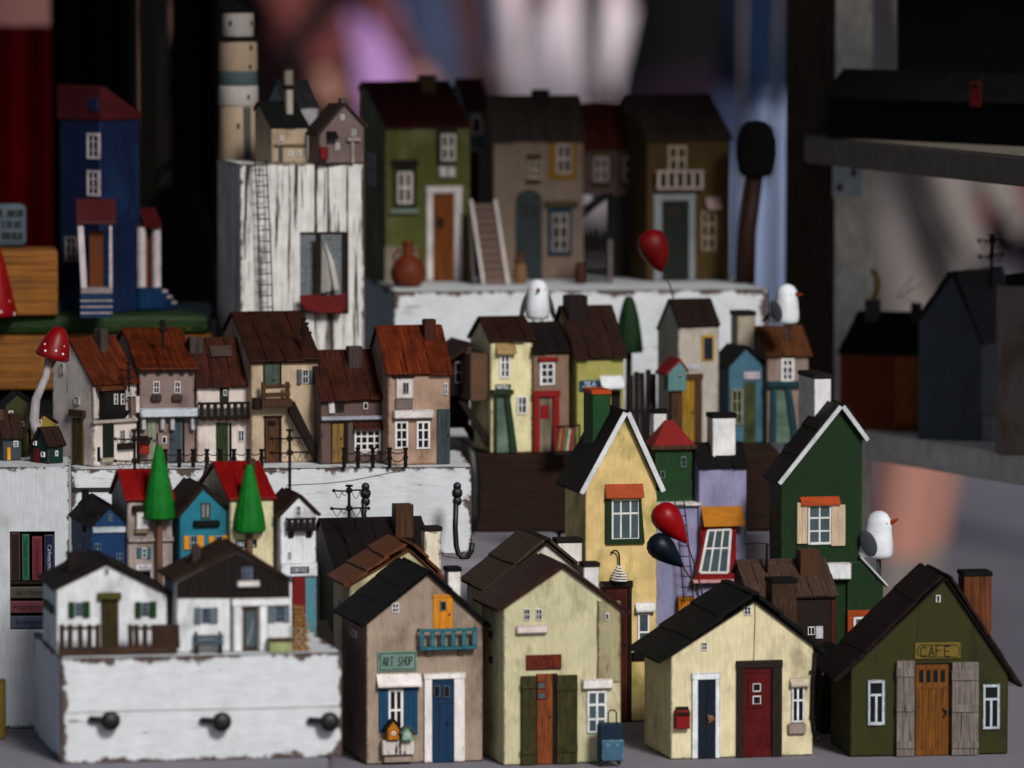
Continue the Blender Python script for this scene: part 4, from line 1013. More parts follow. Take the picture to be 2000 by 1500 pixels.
h.fb('seam', 449, 1170, 453, 1280, 'dark_wood', -.6, 1)
pw_ = trim('#e3e3e6', .1)
h.fb('porch_beam', 453, 1169, 567, 1184, pw_, -10, 1, bev=1.5)
for x in (456, 507): h.fb('porch_post', x, 1184, x + 16, 1281, pw_, -9, 1, bev=1.5)
d = h.door(474, 1186, 504, 1280, 'grey_wood', 1); (u0, v1), (u1, v0) = h.F(479, 1194), h.F(499, 1262)
h.box('pane', u0, u1, -2.6, 0, v0, v1, 'pane_grey', d, bev=0)
bm = bmesh.new(); bm_prism(bm, [(u0 + 1, v0 + 2), (u0 + 6, v0 + 2), (u1 - 1, v1 - 14), (u1 - 6, v1 - 14)], -4, -2.4, 'y'); h.mesh('brace', bm, trim('#7c8488'), d)
sg = M('shutter_grey', '#6f7d84', grain='z')
for a, y in ((380, 1187), (524, 1184)):
    h.window(a + 15, y, a + 30, y + 30, 2, 3, pane='pane_navy', frame=trim('#8595a8')); h.shutter(a, y, a + 14, y + 31, sg, 2, w0=-5); h.shutter(a + 31, y, a + 46 if a < 500 else 566, y + 30, sg, 2, w0=-5)
b = Thing('bench', 'small grey-blue bench against the wall of the timber cottage', 'bench', 381, 1278, z=zc, yaw=10)
bs = M('bench_slate', '#56646e', grain='x', streak=.3)
for y in (1240, 1250): b.fb('back_slat', 381, y, 437, y + 8, bs, 16, 19)
for y in (4, 10): b.box('seat_slat', 0, b.F(437, 1260)[0], y - 1, y + 5, 17, 20, bs)
for x in (382, 429): u = b.F(x, 1260)[0]; b.box('leg', u, u + 6, 0, 17, 0, 16.8, 'dark_wood'); b.box('post', u, u + 6, 18, 22, 0, b.F(x, 1236)[1], 'dark_wood')
b = Thing('chest', 'pale green chest with a brown lid beside the log pile', 'chest', 526, 1275, z=zc, yaw=10)
u1, v1 = b.F(572, 1253); b.box('chest_body', 0, u1, 0, 20, 0, v1, trim('#a0a77c', .15)); b.box('lid', -2, u1 + 2, -2, 22, v1 + .3, v1 + 6, 'mid_wood', bev=1.5)
b = Thing('log_pile', 'stack of tan split logs at the right end of the cottages', 'log pile', 573, 1272, z=zc, yaw=10)
lg = M('split_log', '#b8925f', col2='#7c5a36', grain='y', bump=.6)
W_ = b.F(608, 1279)[0]; v1 = b.F(573, 1184)[1]; r_ = 11
for j in range(r_):
    wj = W_ * (1 - .42 * (j / r_) ** 2)
    for i in range(3):
        x0 = wj * (i - (j % 2) * .5 + .0) / 3 + RND.uniform(-1, 1); x0 = max(0, x0)
        b.box('log', x0 + 1, x0 + wj / 3 - 1, RND.uniform(-3, 2), 34, v1 * j / r_ + 1.2, v1 * (j + 1) / r_ - 1.2, lg, bev=2.6, jit=1)
# ---------------------------------------------------------------- tall houses behind the front row
h = Thing('yellow_tower', 'tall mossy yellow house with white bargeboards and green chimney', 'model house', 1142, 1412, z=.0004, yaw=13)
yw = M('paint_yellow_moss', '#dcc490', wear=.2, under='#84893c', edge=.5, streak=.12, patch=.35, stain=1.0)
h.gable(1283, 951, 946, (1221, 806), 1102, yw, 'roof_black_brown', n=4, ove=16, ovf=12, t=7, style='plank')
h.barge(trim('#d5d8dc', .35, grain='n'), 10, 12)
h.chimney(1142, 766, 1192, 900, M('paint_green_ch', '#24532b', edge=.5, under='#15301a', streak=.25), w=70, d=74, cap=M('orange_cap', '#b5531f'))
h.fb('window_frame', 1183, 975, 1194, 1060, M('moss_frame', '#1f3f1a', grain='z', wear=.2, under='#4c5a1e'), -6, 1)
bm = bmesh.new(); Q = [h.F(*p) for p in ((1247, 975), (1251, 975), (1258, 1060), (1248, 1060))]
bm_prism(bm, Q, -6, 1, 'y'); (a, b_), (c, d_) = h.F(1183, 1053), h.F(1257, 1061); bm_box(bm, a, c, -6.2, 1, d_, b_)
h.mesh('window_frame', bm, 'moss_frame')
h.window(1194, 975, 1249, 1054, 3, 2, rows=[.35], pane='pane_grey', fw=3.4, mw=3)
h.awning(1181, 945, 1259, 973, M('rust_awning', '#a9501c', grain='x', streak=.35), out=14, t=3)
hk = [h.F(x, y, -8) for x, y in ((1196, 1079), (1199, 1075), (1205, 1076), (1209, 1082), (1210, 1104))]
la = h.wires('wall_lamp', [[(hk[0][0], 0, hk[0][1])] + [(a, -8, b) for a, b in hk]], 1.7, 'rust_iron')
cx, cz = h.F(1209, 1104, -8); pts = [(cx + (2 + 13 * min(1, i / 50)) * math.cos(i * .52), -8 + (2 + 13 * min(1, i / 50)) * math.sin(i * .52), cz - i * .42) for i in range(74)]
h.wires('lamp_shade', [pts], 1.7, 'white_clean', la); bm = bmesh.new(); bm_ball(bm, (cx, -8, cz - 22), 5, 1, 1, 1.3, sub=2); h.mesh('bulb', bm, 'mid_wood', la)
h.door(1182, 1148, 1226, 1411, M('mahogany', '#5f2410', col2='#3a150b', grain='z', bump=.4), 1, frame='dark_wood', fwl=8, fwr=7, top=13, knob=(1221, 1258))
h.fb('panel', 1190, 1162, 1218, 1240, 'mahogany', -4, -1); h.fb('panel', 1190, 1275, 1218, 1390, 'mahogany', -4, -1); h.window(1198, 1170, 1214, 1214, 1, 1, frame='mahogany', pane='pane_grey', w=-4)
h.window(1245, 1197, 1268, 1272, 1, 2, pane='pane_grey', fw=4, mw=4); h.awning(1240, 1176, 1281, 1196, trim('#d9d9d8', .3), out=12, t=4)
h.fb('sill', 1236, 1274, 1266, 1289, 'black_roof', -9, 1, bev=2)
# lavender house
h = Thing('lavender_house', 'lavender house with a black roof, white chimneys and an ochre-roofed red bay', 'model house', 1364, Y=4.56, z=.0004, yaw=12)
lv = M('paint_lavender', '#9a96b4', wear=.1, under='#77839a', edge=.4, streak=.18, patch=.3, stain=.6)
h.sideon(1457, 914, (1350, 868), lv, 'black_roof', n=3, ove=5, ovs=3, t=3, back=.8)
h.chimney(1383, 812, 1437, 895, trim('#e3e2e2'), w=h.wr * .35, d=46, cap='black_roof')
lw, lt = h.F(1279, 990)
h.box('side_wing', lw, -.3, 6, 140, 0, lt, lv, bev=1.5)
h.box('ledge', lw, 6, -3, 60, lt + .3, lt + 7, trim('#d8d6d6', .3), bev=1)
br = h.fb('bay_frame', 1369, 1028, 1437, 1134, M('bay_red', '#8e1116', grain='z', streak=.2), -14, 1)
Q = [h.F(*p, -14) for p in ((1376, 1030), (1437, 1030), (1437, 1132), (1356, 1132))]
bm = bmesh.new(); bm_prism(bm, Q, -17, -13.5, 'y', bev=.6); h.mesh('bay_front', bm, 'bay_red', br)
Q = [h.F(*p, -17) for p in ((1383, 1036), (1427, 1034), (1421, 1118), (1367, 1118))]
bm = bmesh.new()
def quad_bar(A, B, wd, p=-19):
    (x0, z0), (x1, z1) = A, B; L = math.hypot(x1 - x0, z1 - z0); nx, nz = -(z1 - z0) / L * wd / 2, (x1 - x0) / L * wd / 2
    bm_prism(bm, [(x0 + nx, z0 + nz), (x1 + nx, z1 + nz), (x1 - nx, z1 - nz), (x0 - nx, z0 - nz)], p, -16.8, 'y')
lerp = lambda A, B, f: (A[0] + (B[0] - A[0]) * f, A[1] + (B[1] - A[1]) * f)
quad_bar(Q[0], Q[1], 4); quad_bar(Q[3], Q[2], 4.5); quad_bar(Q[0], Q[3], 5, -19.3); quad_bar(Q[1], Q[2], 5, -19.3)
for f in (1 / 3, 2 / 3): quad_bar(lerp(Q[0], Q[1], f), lerp(Q[3], Q[2], f), 3, -18.6)
quad_bar(lerp(Q[0], Q[3], .43), lerp(Q[1], Q[2], .43), 3, -18.4)
wf = h.mesh('window', bm, 'white_clean')
bm = bmesh.new(); bm_prism(bm, Q, -17.8, -16.9, 'y'); h.mesh('pane', bm, 'pane_grey', wf)
h.fb('sill', 1354, 1132, 1439, 1139, trim('#d9a9ac', .1), -20, 1)
h.awning(1369, 989, 1456, 1028, M('ochre_awning', '#b47a1c', grain='x', streak=.3), out=26, t=3)
h.fb('doorstep', 1326, 1166, 1357, 1300, 'ochre_awning', -16, 0)
h.fb('flower_tub', 1284, 1226, 1313, 1330, M('tub_red', '#7c1420'), -22, -1, bev=6)
t = Thing('ladder', 'thin dark wire ladder leaning on the lavender house', 'ladder', 1342, 1178, Y=h.o.y - .012, yaw=12)
def ladder(t, P0, P1, wd, n, mat, r=1.3, lean=8):
    (x0, z0), (x1, z1) = P0, P1
    for e in (0, wd): t.wires('rail', [[(x0 + e, 0, z0), ((x0 + x1) / 2 + e + .8, lean / 2, (z0 + z1) / 2), (x1 + e * .95, lean, z1)]], r, mat)
    for i in range(n):
        f = (i + .6) / n; bm = bmesh.new(); c = (x0 + (x1 - x0) * f, lean * f - .6, z0 + (z1 - z0) * f)
        bm_tube(bm, [(c[0] - 2, c[1], c[2] + RND.uniform(-1, 1)), (c[0] + wd + 1.5, c[1], c[2] + RND.uniform(-1, 1))], r * .85, 6); t.mesh('rung', bm, mat, smooth=True)
ladder(t, t.F(1336, 1178), t.F(1320, 980), 19, 10, 'rust_iron')
g_ = Thing('green_tower', 'small green tower with a red pyramid roof on the lavender ledge', 'model house', 1280, Y=h.o.y + .004, z=h.o.z + (lt + 7.3) * h.k, yaw=12)
u1 = g_.F(1352, 985)[0]; v1 = g_.F(1280, 879)[1]
g_.box('wall', 0, u1, 0, 66, 0, v1, M('paint_tower', '#254a28', grain='z', streak=.3, wear=.15, under='#4a6a48', edge=.4), bev=1.5)
ev = g_.box('eave', -11, u1 + 8, -9, 75, v1, v1 + 9, 'mid_wood', bev=1.5)
ax, az_ = g_.F(1309, 821, 30)
bm = bmesh.new(); B = [bm.verts.new(p) for p in ((-4, -4, v1 + 9.2), (u1 + 5, -4, v1 + 9.2), (u1 + 5, 70, v1 + 9.2), (-4, 70, v1 + 9.2))]
T_ = [bm.verts.new(p) for p in ((ax - 9, 30, az_), (ax + 6, 30, az_), (ax + 6, 40, az_), (ax - 9, 40, az_))]
bm.faces.new(B); bm.faces.new(T_)
for i in range(4): bm.faces.new((B[i], B[(i + 1) % 4], T_[(i + 1) % 4], T_[i]))
g_.mesh('roof', bm, 'roof_red'); g_.chimney(1272, 803, 1302, 880, trim('#e3e2e2'), w=62, d=24, cap='black_roof')
fr = trim('#8fb0ae')
g_.window(1329, 892, 1340, 912, 2, 2, frame=fr); g_.window(1290, 920, 1298, 934, 1, 1, frame=fr)
# dark green house with annex
h = Thing('green_house', 'dark green house with white bargeboards and cream shutters', 'model house', 1525, Y=4.5, z=.0004, yaw=12)
gw_ = M('paint_forest', '#1c3d1a', edge=.4, wear=.1, under='#2f5a2c', streak=.2)
h.gable(1682, 938, 853, (1641, 794), 1512, gw_, 'roof_black_brown', n=3, ove=10, ovf=12, t=6, depth=95)
h.barge(trim('#c9ccd0', .25, grain='n'), 9, 12)
h.chimney(1568, 735, 1623, 880, trim('#dcdcde', .2), w=60, d=120, cap='dark_wood')
h.window(1578, 985, 1623, 1063, 2, 3, pane='pane_grey', fw=4, mw=3.4)
cs = M('cream_shutter', '#cbb9a2', grain='z', streak=.2, wear=.12)
h.shutter(1557, 982, 1577, 1062, cs, 2, w0=-5); h.shutter(1624, 986, 1651, 1066, cs, 2, w0=-5)
h.awning(1563, 970, 1642, 987, 'rust_awning', out=10, t=5)
h.fb('ledge', 1537, 1101, 1663, 1133, trim('#dcdcdf', .3), -20, 1, bev=1.5)
an0 = h.F(1682, 1200)[0]; an1 = h.F(1723, 1200)[0]; va, vb = h.F(1682, 1095)[1], h.F(1723, 1140)[1]
bm = bmesh.new(); bm_prism(bm, [(an0 - 30, 0), (an1, 0), (an1, vb), (an0 + .3, va), (an0 - 30, va)], -8, 110, 'y', bev=1); an = h.mesh('annex', bm, gw_)
bm = bmesh.new(); (a, b_), (c, d_) = h.F(1679, 1083, -8), h.F(1734, 1142, -8)
bm_prism(bm, [(a, b_), (c, d_), (c, d_ - 6), (a, b_ - 6)], -14, 114, 'y', bev=.8); h.mesh('annex_roof', bm, trim('#bfc3c6', .4, grain='n'), an)
h.window(1666, 1204, 1710, 1262, 2, 2, pane='pane_grey', w=-8); o = h.fb('window_frame', 1656, 1192, 1716, 1204, 'rust_awning', -13, 0); h.fb('window_frame', 1656, 1204, 1666, 1262, 'rust_awning', -13, 0)
GREEN = h
# brown plank house
h = Thing('brown_house', 'low brown house with a plank roof in front of the green house', 'model house', 1462, Y=4.415, z=.0004, yaw=12)
h.sideon(1632, 1166, (1437, 1103), M('paint_umber', '#33221a', col2='#22160f', grain='z', bump=.5), M('roof_taupe', '#5e4a40', col2='#3f322b', grain='y', bump=.6, rough=.75, stretch=.06), n=7, ove=10, ovs=4, t=4, back=.35)
h.box('ridge_board', -5, h.u1 + 4, h.wr - 5, h.wr + 5, h.vr + 4, h.vr + 10, 'roof_taupe', bev=1)
h.chimney(1556, 1075, 1602, 1140, M('ch_umber', '#5a3a28', grain='z'), w=h.wr * .5, d=40)
h.fb('corner_post', 1624, 1172, 1633, 1300, 'mahogany', -2, 1)
h.window(1577, 1224, 1591, 1240, 2, 1, pane='pane_dark'); h.shutter(1593, 1223, 1608, 1248, trim('#c9c9cb'), 1, w0=-4)
t = Thing('telegraph_pole', 'low dark barbed wire pole on the brown plank roof', 'telegraph pole', 1497, 1120, Y=4.44, yaw=4, group='telegraph poles')
v = t.F(1497, 1062)[1]
t.wires('pole', [[(0, 0, -4), (1, 0, v)]], 3, 'rust_iron')
t.wires('wire', [[(-42, 0, v - 1), (-20, 1, v + 2), (0, 0, v), (14, -1, v - 3), (30, 0, v + 1)]], 1, 'rust_iron')
# ---------------------------------------------------------------- houses on the dark beam
MID = dict(group='houses on the dark beam'); zm = Z_LOG + .0002
h = Thing('yellow_hotel', 'narrow pale yellow hotel with a brown jettied wing and slanted green door', 'model house', 958, 885, z=zm, yaw=14, **MID)
h.sideon(1040, 667, (934, 623), wall('#ddd6b0', wear=.1), 'roof_brown', n=4, ove=6, ovs=5, t=4, xback=918)
wl0, wl1 = h.F(884, 700, 40)[0], -1
wv0, wv1 = h.S(930, 775)[1], h.S(925, 690)[1]
wg = h.box('side_bay', wl0 * .55, wl1, 14, h.D * .95, wv0, wv1 + 8, M('paint_cocoa', '#6a5140', grain='z', wear=.1), bev=1.2)
h.box('rear_wing', wl0 - 6, wl0 * .55 - .3, h.D * .55, h.D * 1.3, wv0 + 4, wv1 - 4, 'dark_wood', wg, bev=1.2)
h.box('wing_roof', wl0 - 13, wl0 * .2, h.D * .4, h.D * 1.4, wv1 + 2, wv1 + 9, 'roof_brown', wg, rot=Matrix.Rotation(rad(-34), 4, 'Y'), bev=1.2)
h.box('rear_panel', wl0 - 4, wl1, h.D * 1.0, h.D * 1.04, h.S(930, 832)[1] - 8, wv0 + 6, 'dark_wood', wg)
h.window(888, 707, 902, 748, 1, 2, w=h.D * .55, frame=trim('#b9b0b4'))
for w_ in (16, h.D * .8):
    bm = bmesh.new(); bm_prism(bm, [(wl0 * .9, wv0), (wl0 * .7, wv0), (2, wv0 - 72), (-2, wv0 - 92)], w_, w_ + 8, 'y')
    h.mesh('strut', bm, 'dark_wood', wg)
h.window(976, 692, 996, 738, 2, 3, pane='pane_navy', fw=3); h.awning(968, 670, 1010, 692, M('straw', '#a98e64', grain='z', streak=.5, bump=.8), out=14, t=3)
h.sign(968, 751, 998, 761, 'HOTEL', 'sign_dark', 'sign_white', w=-3, t=1.2, pad=(2, 2.5))
gj = M('jamb_green', '#28412c', grain='z', streak=.3)
h.fb('lintel', 961, 762, 1004, 771, gj, -14, 1); h.fb('door', 969, 772, 996, 884, M('door_glaze', '#6f8478', grain='n', rough=.3, mottle=.6), -2, 1)
bm = bmesh.new()
for P in (((964, 772), (969, 772), (969, 884), (964, 884)), ((984, 772), (994, 772), (1009, 884), (996, 884))): bm_prism(bm, [h.F(*p) for p in P], -9, 1, 'y')
h.mesh('door_frame', bm, gj); h.window(1010, 774, 1029, 809, 2, 2, pane='pane_navy', fw=3)
h = Thing('mauve_house', 'mauve-brown house with red door frame and red window lintel', 'model house', 1041, 884, z=zm, yaw=14, **MID)
h.sideon(1112, 690, (1016, 634), wall('#8d7767', wear=.12), 'roof_black_brown', n=3, ove=6, ovs=3, t=4, back=.6)
rf = M('frame_red', '#8e1518', grain='z', streak=.2)
h.window(1054, 707, 1083, 752, 2, 3, pane='pane_navy', fw=4.5); h.fb('lintel', 1053, 698, 1091, 706, rf, -8, 1)
h.door(1052, 775, 1079, 883, M('curtain', '#8f8674', col2='#4a3a30', grain='z', stretch=.03), 1, frame=rf, fwl=10, fwr=12, top=12, lip=2, fout=7); h.fb('poster', 1056, 792, 1073, 818, rf, -3.4, 0)
h = Thing('tea_house', 'yellow-green tea house with big chimney and white awning', 'model house', 1126, 884, z=zm, yaw=15, **MID)
h.sideon(1218, 698, (1092, 602), wall('#a9a566', wear=.16, under='#6a6a34'), 'roof_brown', n=4, ove=9, ovs=6, t=5, back=.6)
h.chimney(1100, 578, 1148, 650, 'dark_wood', w=h.wr * .6, d=44)
o = h.fb('sign', 1132, 743, 1171, 765, M('sign_teal', '#1d5068'), -4, 1, bev=4)
h.text('TEA', 1140, 746, 1164, 753, -4.1, 'sign_white', o, 1.1); h.text('ROOM', 1138, 756, 1166, 762, -4.1, 'sign_white', o, 1.1)
h.awning(1170, 733, 1222, 760, trim('#dfe0e4', .1), out=24, t=4); h.fb('doorway', 1194, 764, 1212, 884, 'dark_wood', -2, 1)
t = Thing('book_stand', 'rack of bright striped covers between the red door and the tea house', 'rack', 1086, 889, z=zm, yaw=14)
for i, c_ in enumerate(('#7d3340', '#b08a48', '#a8384a', '#4f9a58', '#c8bfb0', '#a83a4c', '#6b5a48')):
    u = i * 5.6; t.box('cover', u, u + 5, -2 + i % 2, 1 + i % 2, 8, 8 + 46 + RND.uniform(-3, 3), trim(c_, .05), rot=Matrix.Rotation(rad(8), 4, 'Y'))
t.box('shelf', -3, 46, -4, 6, 0, 7, 'dark_wood'); t.wires('rail', [[(-3, -4, 56), (44, -4, 58)]], 1.5, 'rust_iron'); t.wires('post', [[(-8, -4, 0), (-8, -4, 56)], [(46, -4, 0), (46, -4, 60)]], 2, 'rust_iron')
t = Thing('cone_tree', 'dark green cone tree behind the tea house', 'toy tree', 1228, 852, z=zm, yaw=0)
v0, v1 = t.F(1228, 688)[1], t.F(1228, 577)[1]; H_ = v1 - v0
t.lathe('crown', [(0, v0), (27, v0), (28, v0 + 5), (25, v0 + H_ * .3), (20, v0 + H_ * .6), (13, v0 + H_ * .85), (8, v0 + H_ * .96), (0, v1)], M('tree_dark', '#143c12', rough=.6, grain='z', bump=1.0, streak=.5, stretch=.3), seg=13, smooth=25)
t.lathe('trunk', [(7, 0), (6, v0)], 'dark_wood', seg=10)
t = Thing('board_fence', 'tall dark brown board fence between the tea house and the white tower', 'fence', 1228, 872, z=zm, yaw=8)
for i, y in enumerate((733, 726, 728, 722, 730)): x = 1228 + i * 11; t.fb('plank', x, y, x + 10, 872, 'dark_wood', 0, 4, jit=1)
t.fb('rail', 1228, 800, 1282, 808, 'dark_wood_x', 4, 8)
h = Thing('white_tower_house', 'tall off-white house with yellow-framed window and yellow door', 'model house', 1324, 868, z=zm, yaw=17, **MID)
h.sideon(1404, 638, (1306, 588), wall('#b5afa6', wear=.12), M('roof_umber', '#2a1a14', grain='y'), n=3, ove=5, ovs=1, t=4, xback=1284)
h.fb('window_frame', 1371, 654, 1395, 705, M('yellow_frame', '#b9973f'), -2.5, 1); h.window(1375, 659, 1391, 701, 2, 3, pane='pane_navy', frame='pane_navy', w=-2.5, fw=1)
h.sign(1340, 712, 1366, 723, '|-||-', trim('#d3d0dc'), 'ink_mauve', w=-3, t=1.2, pad=(3, 3))
h.door(1330, 742, 1356, 867, M('yellow_plank', '#a98a38', col2='#7a5f20', grain='z', bump=.5), 3, frame='mid_wood', fwl=3, fwr=14, top=12, knob=(1351, 805))
b = Thing('birdhouse', 'pale teal birdhouse with a red roof on a wooden post', 'birdhouse', 1312, 877, z=zm, yaw=14)
bu, bv0 = b.F(1303, 763); bu1, bv1 = b.F(1338, 722)
bm = bmesh.new(); bm_box(bm, bu + 8, bu1 - 5, 0, 14, 0, bv0, 1); b.mesh('post', bm, 'mid_wood')
pk_ = b.F(1326, 705)
bm = bmesh.new(); bm_prism(bm, [(bu, bv0), (bu1, bv0), (bu1, bv1), (pk_[0], pk_[1]), (bu, bv1 - 4)], -8, 24, 'y', bev=1); b.mesh('body', bm, M('teal_pale', '#6a8f90'))
for e in ((bu - 6, bv1 - 12), (bu1 + 5, bv1 - 6)):
    bm = bmesh.new(); bm_prism(bm, [pk_, e, (e[0], e[1] + 6), (pk_[0], pk_[1] + 6)], -10, 66 if e[0] < pk_[0] else 30, 'y', bev=.6); b.mesh('roof', bm, 'roof_red')
bm = bmesh.new(); cu, cv = b.F(1327, 734, -8); bm_ball(bm, (cu, -8, cv), 3.2, 1, .3, 1, sub=2); b.mesh('hole', bm, 'pane_dark')
h = Thing('steel_blue_house', 'grey-blue gabled house with a fat beige chimney', 'model house', 1422, 866, z=zm, yaw=14, **MID)
h.gable(1490, 717, 712, (1457, 680), 1407, wall('#4f7486', wear=.1, under='#3a5766'), 'black_roof', n=1, ove=6, ovf=5, t=4, depth=110)
h.chimney(1430, 612, 1475, 700, trim('#a99f90'), w=50, d=48, cap='dark_wood')
h.sign(1453, 726, 1485, 741, '-||-', trim('#c4b9c4'), 'ink_mauve', w=-3, t=1.1, pad=(4, 4))
h.window(1427, 760, 1450, 830, 2, 3, frame=trim('#97977c'), fw=4); h.door(1454, 746, 1476, 866, M('olive_glaze', '#4f5530', grain='n', mottle=.7, rough=.4), 1)
h = Thing('teal_door_house', 'small mauve house with a slanted teal door frame under a bird', 'model house', 1498, 866, z=zm, yaw=14, **MID)
h.sideon(1579, 696, (1475, 641), wall('#93837c', wear=.12), M('roof_chestnut', '#6b4428', col2='#3f2716', grain='y', bump=.6, rough=.7), n=3, ove=7, ovs=6, t=4, back=.6)
h.window(1525, 700, 1550, 745, 2, 3, pane='pane_navy', fw=4.5)
tj = M('jamb_teal', '#17454f', grain='z'); h.fb('lintel', 1500, 745, 1566, 756, tj, -12, 1); h.fb('door', 1514, 757, 1545, 865, 'door_glaze', -2, 1)
bm = bmesh.new()
for P in (((1505, 757), (1514, 757), (1514, 865), (1503, 865)), ((1532, 757), (1543, 757), (1560, 865), (1546, 865))): bm_prism(bm, [h.F(*p) for p in P], -8, 1, 'y')
h.mesh('door_frame', bm, tj); h.fb('poster', 1560, 776, 1568, 822, 'tub_red', -1.5, 0)
# ---------------------------------------------------------------- gulls
def gull(label, px, py, Y, turn, s=1., wings='out', beak_up=0.):
    t = Thing('gull', label, 'toy bird', px, py, Y=Y, yaw=0, group='white wooden gulls')
    W = M('gull_white', '#dfe3e8', rough=.7, grain='n', streak=.08); G = M('gull_grey', '#4c5258', rough=.7, grain='n')
    q = Matrix.Rotation(rad(turn), 4, 'Z')
    def put(name, bm, mat, par=None, sm=True):
        bmesh.ops.scale(bm, verts=bm.verts, vec=(s, s, s)); bmesh.ops.rotate(bm, verts=bm.verts, cent=(0, 0, 0), matrix=q.to_3x3())
        return t.mesh(name, bm, mat, par, smooth=sm)
    # local: bird faces -y
    bm = bmesh.new(); bm_lathe(bm, [(0, 30), (16, 30), (21, 32), (23, 38), (23.5, 50), (22, 66), (21, 76), (21, 84), (19, 94), (14, 102), (7, 106.5), (0, 107.5)], 26)
    for v in bm.verts:
        if v.co.y > 0 and v.co.z < 80: v.co.y *= 1 + (80 - v.co.z) / 60
    body = put('body', bm, W)
    bm = bmesh.new(); bm_lathe(bm, [(0, 0), (4, .5), (3.6, 5), (1.8, 13), (0, 17)], 10)
    bmesh.ops.rotate(bm, verts=bm.verts, cent=(0, 0, 0), matrix=Matrix.Rotation(rad(90 - beak_up), 3, 'X')); bmesh.ops.translate(bm, verts=bm.verts, vec=(0, -19, 88)); put('beak', bm, M('beak_orange', '#9c3a12'), body)
    for e in (-1, 1):
        bm = bmesh.new(); bm_tube(bm, [(e * (12 + 2.5 * math.cos(a)), -16.6, 90 - 2.5 * math.sin(a)) for a in (0, .8, 1.6, 2.4, 3.14)], .55, 5); put('eye', bm, 'black_iron', body)
        bm = bmesh.new()
        if wings == 'out': bm_ball(bm, (e * 27, 6, 54), 27, .2, .45, 1, Matrix.Rotation(rad(e * -14), 4, 'Y'))
        else: bm_ball(bm, (e * 23, 12, 56), 22, .14, .6, 1, Matrix.Rotation(rad(-24), 4, 'X'))
        put('wing', bm, G, body)
        bm = bmesh.new(); bm_tube(bm, [(e * 8, 0, 33), (e * 9, -1, 15), (e * 10, 0, -4)], 1.8, 7); put('leg', bm, G, body)
    bm = bmesh.new(); bm_ball(bm, (0, 40, 44), 20, .5, 1, .2, Matrix.Rotation(rad(-38), 4, 'X')); put('tail', bm, G, body)
gull('white gull facing us on the roof of the yellow hotel', 1050, 653, 4.745, 4)
gull('white gull with closed wings on the roof of the teal door house', 1537, 662, 4.745, 58, 1., 'shut')
gull('white gull with lifted orange beak on the green house annex roof', 1716, 1126, 4.515, 74, 1.2, 'side', 28)
t = Thing('toy_balloon', 'large red balloon in front of the ochre house, string tied to the white tower', 'balloon', 1318, 590, Y=4.735, yaw=0)
p0, p1 = [Vector((t.F(*p)[0], 0, t.F(*p)[1])) for p in ((1272, 488), (1293, 530))]
bm = bmesh.new(); bm_lathe(bm, [(r * 1.0, z * .95) for r, z in ((0, 0), (5, .5), (11, 8), (22, 26), (28, 44), (30, 58), (28, 72), (22, 82), (12, 88), (0, 90))], 28)
q = Vector((0, 0, 1)).rotation_difference((Vector((-16, 0, 46))).normalized())
bmesh.ops.rotate(bm, verts=bm.verts, cent=(0, 0, 0), matrix=q.to_matrix()); bmesh.ops.translate(bm, verts=bm.verts, vec=p1)
t.mesh('bulb', bm, M('balloon_wine', '#74090f', rough=.5, grain='n'), smooth=True); t.wires('stick', [[p1, (-8, 0, 30), (0, 0, -8)]], 1.5, 'mid_wood')
# ---------------------------------------------------------------- back row on the long white box
BK = dict(group='houses of the back row'); zb = Z_BACK + .0002
h = Thing('moss_house', 'moss green house with dark red roof and orange-brown door', 'model house', 754, 551, z=zb, yaw=15, **BK)
h.sideon(917, 250, (708, 164), wall('#5f622e', wear=.15, under='#8a8a6a'), 'roof_maroon', n=3, ove=6, ovs=3, t=4, xback=711)
h.chimney(816, 148, 852, 190, 'mid_wood', w=h.wr * .7, d=34)
df = M('dark_green_frame', '#1d2f16', grain='z')
o = h.fb('window_frame', 769, 320, 814, 408, df, -3, 1); h.fb('lintel', 767, 312, 818, 325, 'dark_wood_x', -9, 1); h.window(775, 335, 806, 398, 2, 2, w=-3, fw=5, mw=4.5, frame=trim('#d6ccc8'))
h.fb('sill', 762, 408, 818, 417, trim('#8a9a8c', .4), -10, 1)
h.fb('window_frame', 853, 253, 893, 322, 'dark_wood', -3, 1); h.window(860, 261, 890, 315, 2, 2, w=-3, fw=5, mw=4.5, frame=trim('#d6ccc8'))
for x in (858, 875): h.fb('laundry', x, 325, x + 15, 346, trim('#cfcac8'), -8, 1, jit=2)
h.window(715, 292, 738, 370, 2, 2, side=True, frame=trim('#55524a'), fw=3); 
h.door(845, 377, 886, 550, M('tan_door', '#8a5212', col2='#5f360c', grain='z', bump=.4), 4, frame=trim('#d3cccb', .2), fwl=13, fwr=16, top=14, lip=1, knob=(871, 468), rails=((377, 388), (470, 480))); h.window(851, 422, 867, 445, 1, 1, frame='tan_door', w=-3)
h.fb('stone_base', 751, 482, 816, 551, trim('#8e8478', .55), -1.6, 1)
t = Thing('clay_jug', 'round terracotta jug in front of the moss green house', 'jug', 797, 560, z=zb, yaw=0)
J = M('terracotta', '#75391c', rough=.6, grain='n', mottle=.35)
ju = t.lathe('body', [(20, 0), (28, 6), (34, 20), (34.5, 30), (30, 44), (20, 56), (12, 62), (10.5, 70), (10.5, 82), (12, 87), (11, 89), (8, 89), (7.5, 80), (0, 78)], J)
for e in (-1, 1): t.wires('handle', [[(e * 11, 0, 70), (e * 22, 0, 72), (e * 28, 0, 62), (e * 27, 0, 50)]], 2.6, J, ju)
